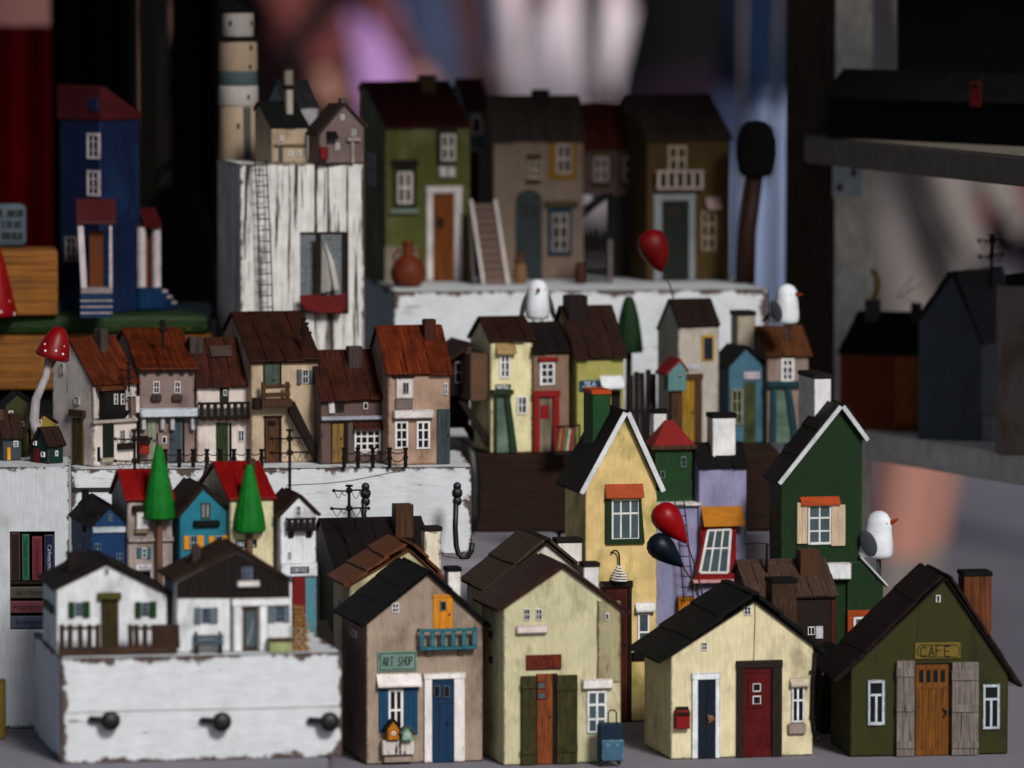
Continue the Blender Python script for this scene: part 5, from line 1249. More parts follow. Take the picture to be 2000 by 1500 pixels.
h = Thing('slim_blue_house', 'slim grey-blue house with a red door above stone stairs', 'model house', 905, 547, Y=None, z=zb, yaw=14, **BK) if 0 else Thing('slim_blue_house', 'slim grey-blue house with a red door above stone stairs', 'model house', 909, Y=5.16, z=zb, yaw=13, **BK)
h.sideon(954, 216, (890, 158), wall('#4b5e68', wear=.1), 'roof_maroon', n=2, ove=5, ovs=3, t=4, back=.6)
h.window(919, 225, 942, 263, 1, 1, fw=5, frame=trim('#b9b4b4')); h.door(917, 296, 934, 400, M('rust_door', '#5a1c10', grain='z'), 2, frame=trim('#a9a5a8'), fwr=9, fwl=1, top=8)
t = Thing('stone_stairs', 'pinkish stone stairs with white side rails climbing to the red door', 'stairs', 942, 556, z=zb, yaw=6)
v1 = t.F(930, 397, 90)[1]; n_ = 11
sl0, sl1 = t.F(917, 400, 80)[0], t.F(942, 556)[0]
for i in range(n_):
    f = i / n_; x = sl1 + (sl0 - sl1) * f
    t.box('tread', x + 5, x + 47, 90 * f, 95, v1 * f, v1 * (i + 1) / n_ - .3, trim('#7b6660', .3), bev=1)
for e in (0, 48):
    bm = bmesh.new()
    A = [(sl1 + e, -2, 0), (sl1 + e, 10, 0), (sl0 + e, 92, v1 + 2), (sl0 + e, 80, v1 + 8)]
    va = [bm.verts.new(p) for p in A]; vb_ = [bm.verts.new((p[0] + 6, p[1], p[2])) for p in A]
    bm.faces.new(va); bm.faces.new(vb_[::-1])
    for i in range(4): bm.faces.new((va[i], vb_[i], vb_[(i + 1) % 4], va[(i + 1) % 4]))
    t.mesh('stringer', bm, trim('#c9c3c2', .2))
bm = bmesh.new(); bm_prism(bm, [(0, 0), (90, v1), (95, 0)], sl0 - 1, sl0 + 3, 'x'); t.mesh('side_wall', bm, wall('#6f6460'))
h = Thing('stone_house', 'tan house with arched grey door and yellow and blue window frames', 'model house', 964, 547, z=zb, yaw=14, **BK)
h.sideon(1140, 272, (948, 190), wall('#86766a', wear=.3, under='#6b6a66'), 'roof_darkgrey', n=5, ove=7, ovs=3, t=4, xback=944)
h.chimney(1038, 175, 1074, 216, 'dark_wood', w=h.wr * .6, d=34)
h.fb('window_frame', 1073, 276, 1127, 350, M('mustard', '#8a6a14', streak=.2), -3, 1); h.window(1086, 281, 1117, 339, 2, 2, w=-3, fw=4.5, mw=4, pane=trim('#4c4240'), frame=trim('#b9aca4'))
h.window(1032, 312, 1057, 350, 2, 2, fw=4.5, mw=4, frame=trim('#b4a79c')); h.fb('lintel', 1031, 302, 1058, 312, 'mid_wood', -8, 1, bev=2); h.fb('sill', 1028, 351, 1058, 358, 'mid_wood', -8, 1, bev=2)
bm = bmesh.new(); (x0, z0), (x1, z1) = h.F(1007, 545), h.F(1058, 392)
pts = [(x0, 0), (x1, 0)] + [((x0 + x1) / 2 + (x1 - x0) / 2 * math.cos(a), z1 + 22 * math.sin(a)) for a in [i * math.pi / 8 for i in range(9)]]
bm_prism(bm, pts, -3, 1, 'y', bev=.6); ad = h.mesh('door', bm, M('arch_grey', '#3c484c', col2='#2b3336', grain='z', bump=.5))
for x in (1022, 1040): h.fb('pane', x, 402, x + 10, 424, 'pane_dark', -3.8, -2, ad)
h.fb('lintel', 1066, 393, 1130, 405, M('moss_beam', '#4f4a2c'), -9, 1, bev=1.5); h.fb('window_frame', 1070, 407, 1117, 500, M('petrol', '#173d52', grain='z'), -3, 1); h.window(1077, 416, 1110, 491, 2, 3, w=-3, fw=4.5, mw=4, frame=trim('#a39c98'))
for px, col, lab, s_ in ((1016, '#85684c', 'tan clay pot beside the arched grey door', 1), (1134, '#4f2f1e', 'brown barrel at the right corner of the tan house', .9)):
    t = Thing('pot', lab, 'pot', px, 554, z=zb, yaw=0)
    b0 = t.lathe('body', [(11 * s_, 0), (14 * s_, 12), (13 * s_, 30), (10 * s_, 38), (11 * s_, 41), (0, 39)], trim(col))
    if s_ == 1: t.lathe('lid', [(12, 41), (13, 46), (6, 54), (7, 62), (0, 66)], trim('#5a4232'), b0)
h = Thing('bridge_house', 'mauve house bridging a dark arch between the tan and ochre houses', 'model house', 1140, Y=5.09, z=zb, yaw=13, **BK)
vlow = h.F(1140, 380)[1]
h.sideon(1262, 292, (1116, 206), wall('#5d4c48', wear=.2), M('roof_oxide', '#5c2814', col2='#32150c', grain='y', rough=.65, bump=.4), n=3, ove=6, ovs=2, t=4, back=.45, vb=vlow)
for x in (1159, 1216): h.window(x, 306, x + 29, 355, 2, 2, fw=4.5, mw=4, frame=trim('#a89c9c')); h.fb('box', x - 4, 356, x + 32, 363, 'mid_wood', -8, 1, bev=1.5); h.fb('lintel', x, 290, x + 28, 305, 'moss_beam', -3, 1)
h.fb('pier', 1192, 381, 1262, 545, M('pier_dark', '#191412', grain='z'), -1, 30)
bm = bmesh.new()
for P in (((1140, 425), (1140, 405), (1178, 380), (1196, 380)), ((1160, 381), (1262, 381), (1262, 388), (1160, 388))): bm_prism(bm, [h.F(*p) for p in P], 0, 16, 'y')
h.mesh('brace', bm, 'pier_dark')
t = Thing('picket_fence', 'dark spiked fence under the arch of the bridging house', 'fence', 1143, 552, z=zb, yaw=4)
for i in range(6):
    x = 1144 + i * 9; (u0, v0), (u1, v1) = t.F(x, 545), t.F(x + 4.5, 452 - (i % 3) * 6)
    bm = bmesh.new(); bm_prism(bm, [(u0, 0), (u1, 0), (u1, v1 - 8), ((u0 + u1) / 2, v1), (u0, v1 - 8)], 0, 4, 'y'); t.mesh('picket', bm, 'pier_dark')
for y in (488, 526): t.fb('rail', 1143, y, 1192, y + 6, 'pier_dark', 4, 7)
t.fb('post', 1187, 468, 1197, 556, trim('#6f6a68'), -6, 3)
h = Thing('ochre_house', 'dark ochre house with white balcony at the right end of the back row', 'model house', 1263, 549, z=zb, yaw=15, **BK)
h.sideon(1425, 274, (1218, 190), wall('#57431a', wear=.15, under='#3a2d14'), 'roof_darkgrey', n=4, ove=6, ovs=4, t=4, xback=1222)
h.window(1304, 284, 1341, 336, 2, 2, fw=5, mw=4.5, frame=trim('#b9a894'))
h.balcony(1284, 333, 1374, 370, 6, trim('#c3b4ae'), out=20, bw=7, floor=5, rail=5)
h.door(1292, 392, 1344, 548, M('pine_dark', '#1f2a20', grain='z'), 1, frame=trim('#8f9498', .3), fwl=16, fwr=13, top=14, lip=1); h.fb('pane', 1300, 400, 1330, 424, 'pane_dark', -3, 0)
h.window(1368, 412, 1398, 490, 2, 3, fw=5, mw=4.5, frame=trim('#a3917c')); h.awning(1378, 384, 1411, 410, trim('#b49d98'), out=14, t=4)
t = Thing('toy_tree', 'burnt black-headed tree at the right end of the back row', 'toy tree', 1455, 553, z=zb, yaw=0)
H0, H1 = t.F(1470, 345)[1], t.F(1478, 235)[1]; hu = t.F(1477, 300)[0]
bm = bmesh.new(); bm_lathe(bm, [(0, H0 - 3), (26, H0), (35, H0 + 10), (40, H0 + 40), (40, H0 + 70), (32, H1 - 14), (18, H1 - 3), (0, H1)], 18)
bmesh.ops.translate(bm, verts=bm.verts, vec=(hu, 0, 0)); t.mesh('crown', bm, M('char', '#070606', rough=.9, grain='n', bump=.6), smooth=True)
bm = bmesh.new(); bm_tube(bm, [(0, 0, 0), (4, 0, H0 * .5), (hu - 2, 0, H0 + 6)], 20, 14, 17); t.mesh('trunk', bm, M('trunk_umber', '#3d2318', grain='z'), smooth=True)
# ---------------------------------------------------------------- houses on the driftwood post
zd = Z_DRIFT + .0002
t = Thing('lighthouse', 'round banded wooden lighthouse with a grey-blue stripe', 'model lighthouse', 466, 310, z=zd, yaw=8)
P = lambda y: t.F(466, y)[1]
ca, cb, cc = [M('tower_' + c, '#' + c, streak=.12, mottle=.1, wear=.06, under='#6a5a48') for c in ('b09e8a', 'b5aeaa', '55646a')]
prev = None
for y0, y1, r0, r1, mt in ((310, 206, 39, 36.5, ca), (206, 167, 39, 38.5, cb), (167, 139, 37.5, 37.5, cc), (139, 80, 38, 37, ca), (71, 24, 30.5, 30.5, cb)):
    o = t.lathe('tower_drum', [(r0 - 1.5, P(y0)), (r0, P(y0) + 2), (r1, P(y1) - 2), (r1 - 1.5, P(y1) - .4)], mt)
t.lathe('gallery', [(34, P(80) - .2), (41, P(79)), (41.5, P(75)), (36, P(72))], 'black_roof'); t.lathe('top', [(33, P(24)), (34, P(18)), (12, P(15)), (9, P(10)), (0, P(9))], 'black_roof')
cyl = lambda x, y, r: (t.F(x, y)[0], r)
for x, y in ((448, 45), (489, 45), (487, 92), (485, 130), (482, 189), (462, 245)):
    u, v = t.F(x, y); r = 31 if y < 80 else 38.6
    wv = -math.sqrt(max(1, r * r - u * u)); a = math.degrees(math.atan2(u, -wv))
    t.box('window', u - 2.6, u + 2.6, wv - .8, wv + 2, v - 5, v + 5, 'pane_dark', rot=Matrix.Rotation(rad(a), 4, 'Z'))
u, v = t.F(479, 258); wv = -math.sqrt(39.5 ** 2 - u * u)
t.box('door', u - 7, u + 7, wv - 1.5, wv + 5, 0, v + 50, M('door_stone', '#565a56', grain='z'), rot=Matrix.Rotation(rad(math.degrees(math.atan2(u, -wv))), 4, 'Z'))
h = Thing('beige_house', 'small beige house with a black roof beside the lighthouse', 'model house', 530, 319, z=zd, yaw=24)
h.sideon(601, 250, (503, 202), wall('#ab9a87', wear=.2), 'black_roof', n=3, ove=4, ovs=2, t=3, xback=498)
h.chimney(554, 170, 573, 216, trim('#a79f96'), w=h.wr * .4, d=16, cap='dark_wood')
for x, y in ((546, 265), (564, 294), (580, 294)): h.window(x, y, x + 7, y + 11, 2, 2, pane='pane_navy', fw=1.3)
h.fb('ledge', 537, 281, 599, 286, trim('#84705a'), -5, 1); h.door(544, 287, 553, 318, 'door_stone', 1)
h = Thing('slate_roof_house', 'small white house with a slate roof behind the beige house', 'model house', 560, Y=4.84, z=zd, yaw=20)
h.sideon(622, 210, (537, 160), wall('#a3a3a4'), M('roof_slate', '#35363a', col2='#26272a', grain='y'), n=3, ove=4, ovs=2, t=3, back=.8)
h.chimney(551, 132, 573, 172, trim('#8f877e'), w=h.wr * .5, d=18, cap='dark_wood')
h = Thing('pink_grey_house', 'small pinkish grey gabled house at the right end of the driftwood post', 'model house', 624, 320, z=zd, yaw=22)
h.gable(712, 262, 248, (672, 205), 602, wall('#786a67', wear=.2), M('roof_walnut', '#3a2a24', grain='y'), n=1, ove=6, ovf=5, t=4)
h.chimney(660, 191, 682, 230, trim('#5a4f4a'), w=26, d=16)
h.window(664, 224, 671, 234, 1, 2); h.window(686, 253, 694, 265, 1, 2, pane='pane_navy'); h.window(655, 280, 662, 292, 1, 2)
h.awning(637, 256, 662, 272, 'black_roof', out=16, t=4); h.fb('barrel', 626, 287, 642, 311, M('barrel_red', '#74100f'), -12, 0); h.fb('lintel', 679, 269, 705, 276, trim('#a39894'), -8, 1); h.fb('post', 686, 276, 693, 319, trim('#a39894'), -6, 0)
# niche with boat, ladder: on the post's face
D = bpy.data.objects['driftwood_block']
t = Thing('sailing_boat', 'red toy sailing boat with white sails in the niche of the driftwood post', 'toy boat', 586, 612, Y=4.7205, yaw=11)
o0 = t.F(586, 612)[1]
def Q4(pts, w0, w1, name, mat, par=None, bev=.5):
    bm = bmesh.new(); bm_prism(bm, [t.F(*p) for p in pts], w0, w1, 'y', bev=bev, seg=1); return t.mesh(name, bm, mat, par)
hull = Q4(((585, 577), (610, 575), (640, 578), (676, 573), (675, 600), (668, 612), (620, 612), (596, 606), (587, 594)), -5, 3, 'hull', M('hull_red', '#6e0d12', grain='x'), None, 2)
Q4(((632, 470), (636, 474), (652, 512), (662, 560), (662, 568), (652, 566), (646, 530), (640, 500)), -4, 0, 'sail', trim('#b9b3ae'), hull); Q4(((628, 480), (640, 510), (648, 560), (646, 568), (626, 573)), -3, 1, 'sail', trim('#9c9896'), hull)
Q4(((616, 458), (627, 458), (626, 577), (617, 577)), -3, 1, 'mast', 'dark_wood', hull)
DRIFT.fb('niche_panel', 586, 456, 680, 612, M('sea_grey', '#5f6468', col2='#83888c', grain='n', scale=.5), -.8, 2); DRIFT.fb('niche_frame', 667, 455, 681, 613, 'dark_wood', -1.6, 2)
DRIFT.fb('niche_frame', 586, 453, 681, 458, 'dark_wood_x', -2, 2)
t = Thing('ladder', 'long thin wire ladder hanging on the driftwood post', 'ladder', 521, 612, Y=4.7145, yaw=11)
ladder(t, t.F(510, 612), t.F(499, 312), 23, 14, 'rust_iron', 1.5, 6)
# ---------------------------------------------------------------- left slabs
zl = Z_SLAB + .0003
h = Thing('blue_tower', 'tall dark blue tower house with a red roof and porches', 'model house', 197, 612, z=zl, yaw=48)
bw_ = wall('#0b2145', wear=.04, under='#1d3a5c', edge=.3)
u1 = h.F(274, 600)[0]; v1 = h.F(197, 235)[1]; D_ = h.S(118, 600)[0]
h.box('wall', 0, u1, 0, D_, 0, v1, bw_, bev=1.5); va = h.F(230, 168)[1]
bm = bmesh.new(); bm_prism(bm, [(-3, v1), (u1 + 3, v1), (u1 + 3, v1 + 10), (10, va), (-3, va + 2)], -4, D_ + 4, 'y', bev=1.2); rf_ = h.mesh('roof', bm, M('roof_wine', '#4a0d14', grain='n'))
h.sb('dormer', 173, 192, 190, 216, bw_, -6, 1); h.window(175, 194, 189, 214, 2, 2, side=True, frame=trim('#4b5a66'))
for y in (259, 332): h.window(171, y, 196, y + 52, 2, 3, side=True, fw=5, mw=2, frame=trim('#c3b8be'))
h.window(128, 461, 151, 512, 2, 3, side=True, fw=4, mw=2, frame=trim('#7f7a80'))
pr = M('porch_red', '#4e0a10', rough=.5, grain='n'); ww2 = trim('#c3b9bd', .1); pb = M('porch_blue', '#123a5c', grain='x')
# porch on the left face: built square to the viewer
p = Thing('porch', 'red-roofed porch with white posts and blue steps before the blue tower', 'porch', 157, 618, z=zl, yaw=6)
p.awning(148, 388, 227, 438, pr, out=36, t=5)
for (a, b_, c, d_) in ((151, 163, 159, 171), (213, 219, 213, 220)): Q = [p.F(*q, -30) for q in ((a, 438), (b_, 438), (d_, 570), (c, 570))]; bm = bmesh.new(); bm_prism(bm, Q, -30, -23, 'y', bev=.6); p.mesh('post', bm, ww2)
p.fb('deck', 158, 562, 220, 574, trim('#8f888a'), -34, 10)
p.fb('door', 174, 450, 202, 562, M('door_amber', '#6b3a10', grain='z'), -2, 1)
for i in range(4): st_ = p.fb('step', 157, 574 + i * 12, 220, 586 + i * 12, pb, -34 - i * 6, -33 - (i - 1) * 6 if i else 0); p.fb('nosing', 157, 574 + i * 12, 220, 577 + i * 12, ww2 if i else pb, -35 - i * 6, -34 - i * 6, st_)
bpy.context.view_layer.update(); mw_ = p.root.matrix_world.copy(); p.root.parent = h.root; p.root.matrix_parent_inverse = h.root.matrix_world.inverted(); p.root.matrix_basis = mw_
for q_ in ('label', 'category'): del p.root[q_]
h.fb('annex', 277, 440, 315, 600, 'door_amber', 6, 60)
h.awning(272, 406, 317, 444, pr, out=20, t=5, name='annex_roof', w=-1)
for x in (273, 302): h.fb('post', x, 444, x + 13, 562, ww2, -12, -4)
h.fb('annex_base', 274, 562, 318, 604, pb, -14, 60)
for i in range(3): h.fb('annex_step', 318 + i * 9, 567 + i * 11, 330 + i * 9, 604, trim('#8fa0ac') if 0 else pb, -12, 40)
for i in range(3): h.fb('step_edge', 318 + i * 9, 566 + i * 11, 328 + i * 9, 572 + i * 11, ww2, -13, 10)
t = block('wood_cube', 'grained yellow-brown wood block holding a grey stone', -20, 4.765, 113, at(50, 490, Y=4.765).z, zl, 150, 'oak', 6, cat='wooden block', bev=5)
s_ = Thing('lettered_stone', 'rounded grey stone with black hand lettering on the yellow-brown wood block', 'stone', -14, 484, z=at(50, 490, Y=4.765).z + .0002, yaw=6)
(u1, v1) = s_.F(52, 398)
bm = bmesh.new(); bm_box(bm, 0, u1, 0, 40, 0, v1, 17, 4); so_ = s_.mesh('body', bm, M('pebble', '#56616a', grain='n', rough=.7), smooth=True)
for y, tx in ((410, 'TOVE JANSSON'), (432, 'W DOLINIE'), (454, 'MUMINKOW')): s_.text(tx, -12 if y == 410 else 4, y, 44, y + 13, -.3, 'black_ink', so_, 1.6)
t = Thing('toadstool', 'red spotted toadstool on a bent pale stalk', 'toadstool', 72, 846, z=Z_BOOK + .02, yaw=0)
t.o.z
pts = [t.F(*p) for p in ((74, 850), (66, 820), (70, 780), (90, 735), (96, 695))]
bm = bmesh.new(); bm_tube(bm, [(a, 0, b) for a, b in [pts[0], lerp(pts[0], pts[1], .6), pts[1], lerp(pts[1], pts[2], .5), pts[2], lerp(pts[2], pts[3], .5), pts[3], pts[4]]], 11, 12, 7); t.mesh('stalk', bm, M('stalk', '#a9a3a6', grain='z', bump=.4), smooth=True)
cu, cv = t.F(103, 693)
def cap(t, cu, cv, R_, H_, tilt, sq=1., spots=((.2, .2), (-.5, .1), (.5, .6), (-.3, .55), (.7, .15), (0, .85), (.75, .4), (-.75, .3), (.1, .5))):
    prof = [(0, -3), (R_ * .9, -7), (R_ * 1.02, -4), (R_, 3), (R_ * .86, H_ * .35), (R_ * .62, H_ * .7), (R_ * .36, H_ * .92), (0, H_)]
    bm = bmesh.new(); bm_lathe(bm, prof, 26)
    q = Matrix.Rotation(rad(tilt), 4, 'Y'); bmesh.ops.transform(bm, matrix=Matrix.Translation((cu, 0, cv)) @ q, verts=bm.verts)
    c = t.mesh('cap', bm, M('toadstool_red', '#8a0f18', rough=.4, grain='n', streak=.15), smooth=True)
    for fx, fz in spots:
        z = H_ * fz; r = R_ * (1 - .25 * fz - .72 * max(0, fz - .1) ** 1.3)
        x = fx * r * .9; y = -math.sqrt(max(1, r * r - x * x)) * .985
        bm = bmesh.new(); bm_ball(bm, (0, 0, 0), 2.8, 1, 1, 1, sub=2); bmesh.ops.transform(bm, matrix=Matrix.Translation((cu, 0, cv)) @ q @ Matrix.Translation((x, y, z)), verts=bm.verts)
        t.mesh('spot', bm, 'white_clean', c, smooth=True)
cap(t, cu, cv, 33, 58, 16)
t = Thing('toadstool', 'large red spotted cone at the left edge on the green slab', 'toadstool', -12, 632, Y=4.765, yaw=0)
t.root.location.z = t.o.z = zl
bm = bmesh.new(); bm_lathe(bm, [(0, 0), (44, 0), (46, 5), (36, 50), (24, 100), (10, 145), (0, 150)], 26); c = t.mesh('cap', bm, 'toadstool_red', smooth=40)
for x, y in ((2, 510), (14, 538), (9, 558), (19, 588), (5, 607), (29, 612)):
    u, v = t.F(x, y); r = 46 - v * .27; wv = -math.sqrt(max(1, r * r - u * u))
    bm = bmesh.new(); bm_ball(bm, (u, wv, v), 3, .8, .8, 1.2, sub=2); t.mesh('spot', bm, 'white_clean', c, smooth=True)
# ---------------------------------------------------------------- book block on the left
t = block('book_block', 'white distressed block with a niche of tiny books at the left edge', -90, 4.40, 134, Z_BOOK, .0004, 240, 'chip_white_z', 3, bev=2)
bpy.data.objects.remove(t.body)
(a0, v1), (a1, v0) = t.F(19, 1038), t.F(108, 1229)
bm = bmesh.new(); U, HH = t.u1, t.hgt
for r in ((0, a0, 0, HH), (a1, U, 0, HH), (a0, a1, v1, HH), (a0, a1, 0, v0)): bm_box(bm, r[0], r[1], 0, 60, r[2], r[3])
bm_box(bm, 0, U, 60, 240, 0, HH); bmesh.ops.remove_doubles(bm, verts=bm.verts, dist=.01)
bd = t.mesh('body', bm, 'chip_white_z'); t.box('niche_back', a0, a1, 57, 59.9, v0, v1, 'dark_wood', bd, bev=0); 
vm = t.F(60, 1138)[1]; t.box('shelf', a0, a1, 4, 57, vm - 4, vm + 3, 'dark_wood_x', bd)
def spine(px0, py0, px1, py1, col, txt, tcol, vert):
    b = Thing('tiny_book', {'#33191d': 'tiny maroon book at the left end of the niche', '#1b6b54': 'tiny green upright book in the niche', '#7a2c42': 'tiny pink-red upright book in the niche', '#14204a': 'tiny navy upright book at the right end of the niche', '#5a564c': 'top book of the lying pile in the niche', '#7c4a56': 'middle pink book of the lying pile in the niche', '#5a6478': 'grey-blue book at the bottom of the lying pile'}[col], 'book', px0, py1, Y=4.403, yaw=3, group='tiny books in the niche')
    (u0, vt), (u1, vb) = b.F(px0, py0), b.F(px1, py1)
    vb = max(vb, 0)
    bm = bmesh.new(); bm_box(bm, u0 + .4, u1 - .4, 0, 42, .3, vt - .4, 2.2, 2)
    o = b.mesh('cover', bm, trim(col, .2))
    if txt:
        fc = bpy.data.curves.new('lettering', 'FONT'); fc.body = txt; fc.size = 12 if vert else 12.5; fc.align_x = 'CENTER'; fc.align_y = 'CENTER'; fc.shear = .1; fc.extrude = .15
        me_o = bpy.data.objects.new('tmp', fc); COL.objects.link(me_o)
        me = bpy.data.meshes.new_from_object(me_o.evaluated_get(bpy.context.evaluated_depsgraph_get())); bpy.data.objects.remove(me_o)
        me.materials.clear(); me.materials.append(trim(tcol, 0))
        rot = Matrix.Rotation(rad(90), 4, 'X')
        if vert: rot = Matrix.Rotation(rad(90), 4, 'Y') @ rot
        b.add('lettering', me, o, Matrix.Translation(((u0 + u1) / 2, -.25, vt / 2)) @ rot)
spine(20, 1040, 40, 1134, '#33191d', '', '#8a6a6a', True); spine(42, 1043, 58, 1134, '#1b6b54', 'Tomcio Paluch', '#0c2018', True)
spine(62, 1048, 83, 1134, '#7a2c42', 'O Marchewce', '#2a0c14', True); spine(86, 1044, 107, 1134, '#14204a', 'Calineczka', '#c3c9dc', True)
spine(20, 1146, 106, 1169, '#5a564c', 'Jas i Malgosia', '#17140f', False); spine(20, 1174, 106, 1198, '#7c4a56', 'Alicja w krainie', '#2a0f18', False); spine(20, 1203, 106, 1228, '#5a6478', 'Krolewna Sn', '#12141c', False)
zk = Z_BOOK + .0002
TB = dict(group='tiny houses on the book block')
h = Thing('tiny_green_house', 'tiny bottle green house with a red door on the book block', 'model house', 94, 906, z=zk, yaw=38, **TB)
dg = wall('#123a33', wear=.06, edge=.3)
h.sideon(124, 872, (76, 838), dg, 'roof_brown', n=2, ove=5, ovs=4, t=4, xback=58)
h.window(107, 880, 112, 891, 1, 1); h.window(82, 882, 88, 893, 1, 1, side=True); h.window(67, 861, 72, 870, 1, 1, side=True); h.sb('door', 66, 876, 75, 905, 'crimson_door', -1.5, 1)
h = Thing('tiny_grey_house', 'tiny blue-grey house with a yellow door on the book block', 'model house', 6, 900, z=zk, yaw=16, **TB)
h.sideon(42, 857, (-6, 812), wall('#44525a', wear=.08), 'roof_brown', n=2, ove=4, ovs=4, t=4); h.chimney(-4, 800, 9, 834, 'mid_wood', w=h.wr * .6, d=14)
h.window(26, 861, 35, 873, 2, 2); h.door(14, 874, 21, 899, 'yellow_shutter', 1)
h = Thing('tiny_olive_house', 'tiny tall olive house with a black roof on the book block', 'model house', 12, 893, z=zk, yaw=8, **TB)
h.gable(56, 790, 785, (34, 770), 6, wall('#3f4420', wear=.08), 'black_roof', n=1, ove=4, ovf=4, t=4, depth=60); h.window(17, 802, 26, 813, 2, 2); h.window(40, 823, 47, 833, 1, 1)
h = Thing('tiny_yellow_house', 'tiny yellow house behind the toadstool stalk on the book block', 'model house', 62, 893, z=zk, yaw=10, **TB)
h.gable(109, 836, 826, (86, 810), 58, wall('#93803a', wear=.08), 'dark_wood', n=1, ove=4, ovf=3, t=3, depth=50); h.window(75, 820, 81, 831, 1, 1)
t = Thing('yellow_block', 'blurred yellow-olive painted block cut off at the lower left edge', 'wooden block', -40, Y=4.12, z=Z_BOX, yaw=4); t.box('body', 0, t.F(11, 1400)[0], 0, 60, 0, t.F(0, 1332)[1], wall('#7a6a1c', wear=.05), bev=3)
# ---------------------------------------------------------------- shelf unit on the right
M('post_wood', '#8a837c', col2='#6a625b', grain='z', scale=900, rough=.8, stretch=.08)
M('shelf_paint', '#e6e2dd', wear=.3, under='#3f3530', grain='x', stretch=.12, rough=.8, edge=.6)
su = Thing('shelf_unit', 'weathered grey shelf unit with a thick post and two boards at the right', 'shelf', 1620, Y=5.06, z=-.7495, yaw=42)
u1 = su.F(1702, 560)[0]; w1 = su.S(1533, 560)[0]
su.box('post', 0, u1, 1.2, w1, 0, 3900, M('post_shaded', '#54493f', col2='#33291f', grain='z', rough=.8, stretch=.06))  # shade of the left face put into this darker wood colour
su.box('facing', 1, u1, -1, 1, 0, 3900, M('post_lit', '#efeae2', col2='#c6beb4', grain='z', rough=.8, stretch=.05, wear=.2))  # added pale layer: light on the right face put into its colour
(a, v1), (b, v0) = su.F(1627, 322, -3), su.F(1684, 384, -3)
pl_ = su.box('bracket', a, b, -4, -1.2, v0, v1, M('zinc', '#c3d0da', rough=.5))
for x, y in ((1667, 337), (1640, 366)):
    u, v = su.F(x, y, -4); bm = bmesh.new(); bm_ball(bm, (u, -4, v), 8.5, 1, .25, 1, sub=2); su.mesh('screw', bm, 'black_iron', pl_, smooth=True)
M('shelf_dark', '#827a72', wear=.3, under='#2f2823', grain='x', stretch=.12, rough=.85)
def board(x0, y0, Y0, x1, y1, mt='shelf_paint'):
    P1 = at(x0, y0, Y=Y0); P2 = at(x1, y1, z=P1.z)
    d = (P2 - P1); n = Vector((-d.y, d.x, 0)).normalized(); n = n if n.x > 0 else -n
    Pe = P1 + d * 1.5; T = 55 * Y0 / FPX
    inv = su.root.matrix_basis.inverted()
    bm = bmesh.new()
    V = [bm.verts.new(inv @ Vector((q.x, q.y, z))) for z in (P1.z - T, P1.z) for q in (P1, Pe, Pe + n * .22, P1 + n * .22)]
    for f in ((0, 1, 2, 3), (4, 7, 6, 5), (0, 4, 5, 1), (1, 5, 6, 2), (2, 6, 7, 3), (3, 7, 4, 0)): bm.faces.new([V[i] for i in f])
    bmesh.ops.recalc_face_normals(bm, faces=bm.faces); bmesh.ops.bevel(bm, geom=list(bm.edges), offset=4, segments=2, affect='EDGES')
    su.mesh('shelf_board', bm, mt); return P1.z + .0003
bpy.context.view_layer.update()
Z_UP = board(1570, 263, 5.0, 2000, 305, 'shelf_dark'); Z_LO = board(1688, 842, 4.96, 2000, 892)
h = Thing('brick_brown_house', 'dark red-brown house with a black roof on the lower shelf', 'model house', 1640, 839, z=Z_LO, yaw=-20)
h.sideon(1796, 690, (1676, 612), wall('#7a3c18', wear=.12), 'black_roof', n=4, ove=5, ovs=4, t=4, back=.5)
h.fb('side_wing', 1747, 692, 1795, 830, wall('#9c5c20', wear=.1), -3, 1)
h.chimney(1694, 585, 1716, 640, trim('#5a5652'), w=h.wr * .7, d=18); h.chimney(1783, 592, 1797, 640, trim('#3f3a38'), w=h.wr * .7, d=14)
u, v = h.F(1700, 556, h.wr * .7); bm = bmesh.new(); bm_tube(bm, [(u + 14 * math.cos(a), h.wr * .7 + 8, v + 26 * math.sin(a)) for a in [-1.5 + i * .26 for i in range(13)]], 6, 8); h.mesh('moon', bm, M('pale_gold', '#b59a55', rough=.5), smooth=True)
pts = [h.F(x, y, h.wr * .7) for x, y in ((1790, 594), (1778, 588), (1756, 584), (1782, 560), (1762, 578), (1750, 582), (1780, 540), (1768, 575), (1800, 554))]
h.wires('wire_smoke', [[(a, h.wr * .7 + 6, b) for a, b in pts]], .8, 'rust_iron', None, 5)
h = Thing('slate_blue_house', 'large dark slate house with a grey roof on the lower shelf', 'model house', 1792, 857, z=Z_LO, yaw=-26)
sw = wall('#59636b', wear=.1)
h.gable(1916, 628, 668, (1860, 537), 1700, sw, M('roof_ash', '#3f3b3c', col2='#2c2829', grain='y'), n=3, ove=7, ovf=5, t=4, depth=240, style='strip')
h.fb('white_box', 1916, 812, 1940, 872, trim('#8d9499'), 8, 30)
t = mini_mast(1935, 458, 575, h.o.y + .035, None, 'dark wire telegraph pole on the slate house roof', [(470, 24, 24), (500, 22, 22)], 'telegraph poles', r=3.4)
h = Thing('grey_tower_house', 'plain grey-beige tower with a black cap at the right edge of the lower shelf', 'model house', 1943, 886, z=Z_LO, yaw=-26)
u1, v1 = h.F(2040, 884)[0], h.F(1943, 556)[1]; h.box('wall', 0, u1, 0, 120, 0, v1, wall('#857d77', wear=.1), bev=2); h.box('cap', 22, u1 + 4, -4, 124, v1 + .2, v1 + 20, 'black_roof', bev=1.5)
bk = M('black_paint', '#060506', rough=.8, spec=.1)
h = Thing('black_house', 'wide black house with a red tag on the upper shelf', 'model house', 1612, 268, z=Z_UP, yaw=-55)
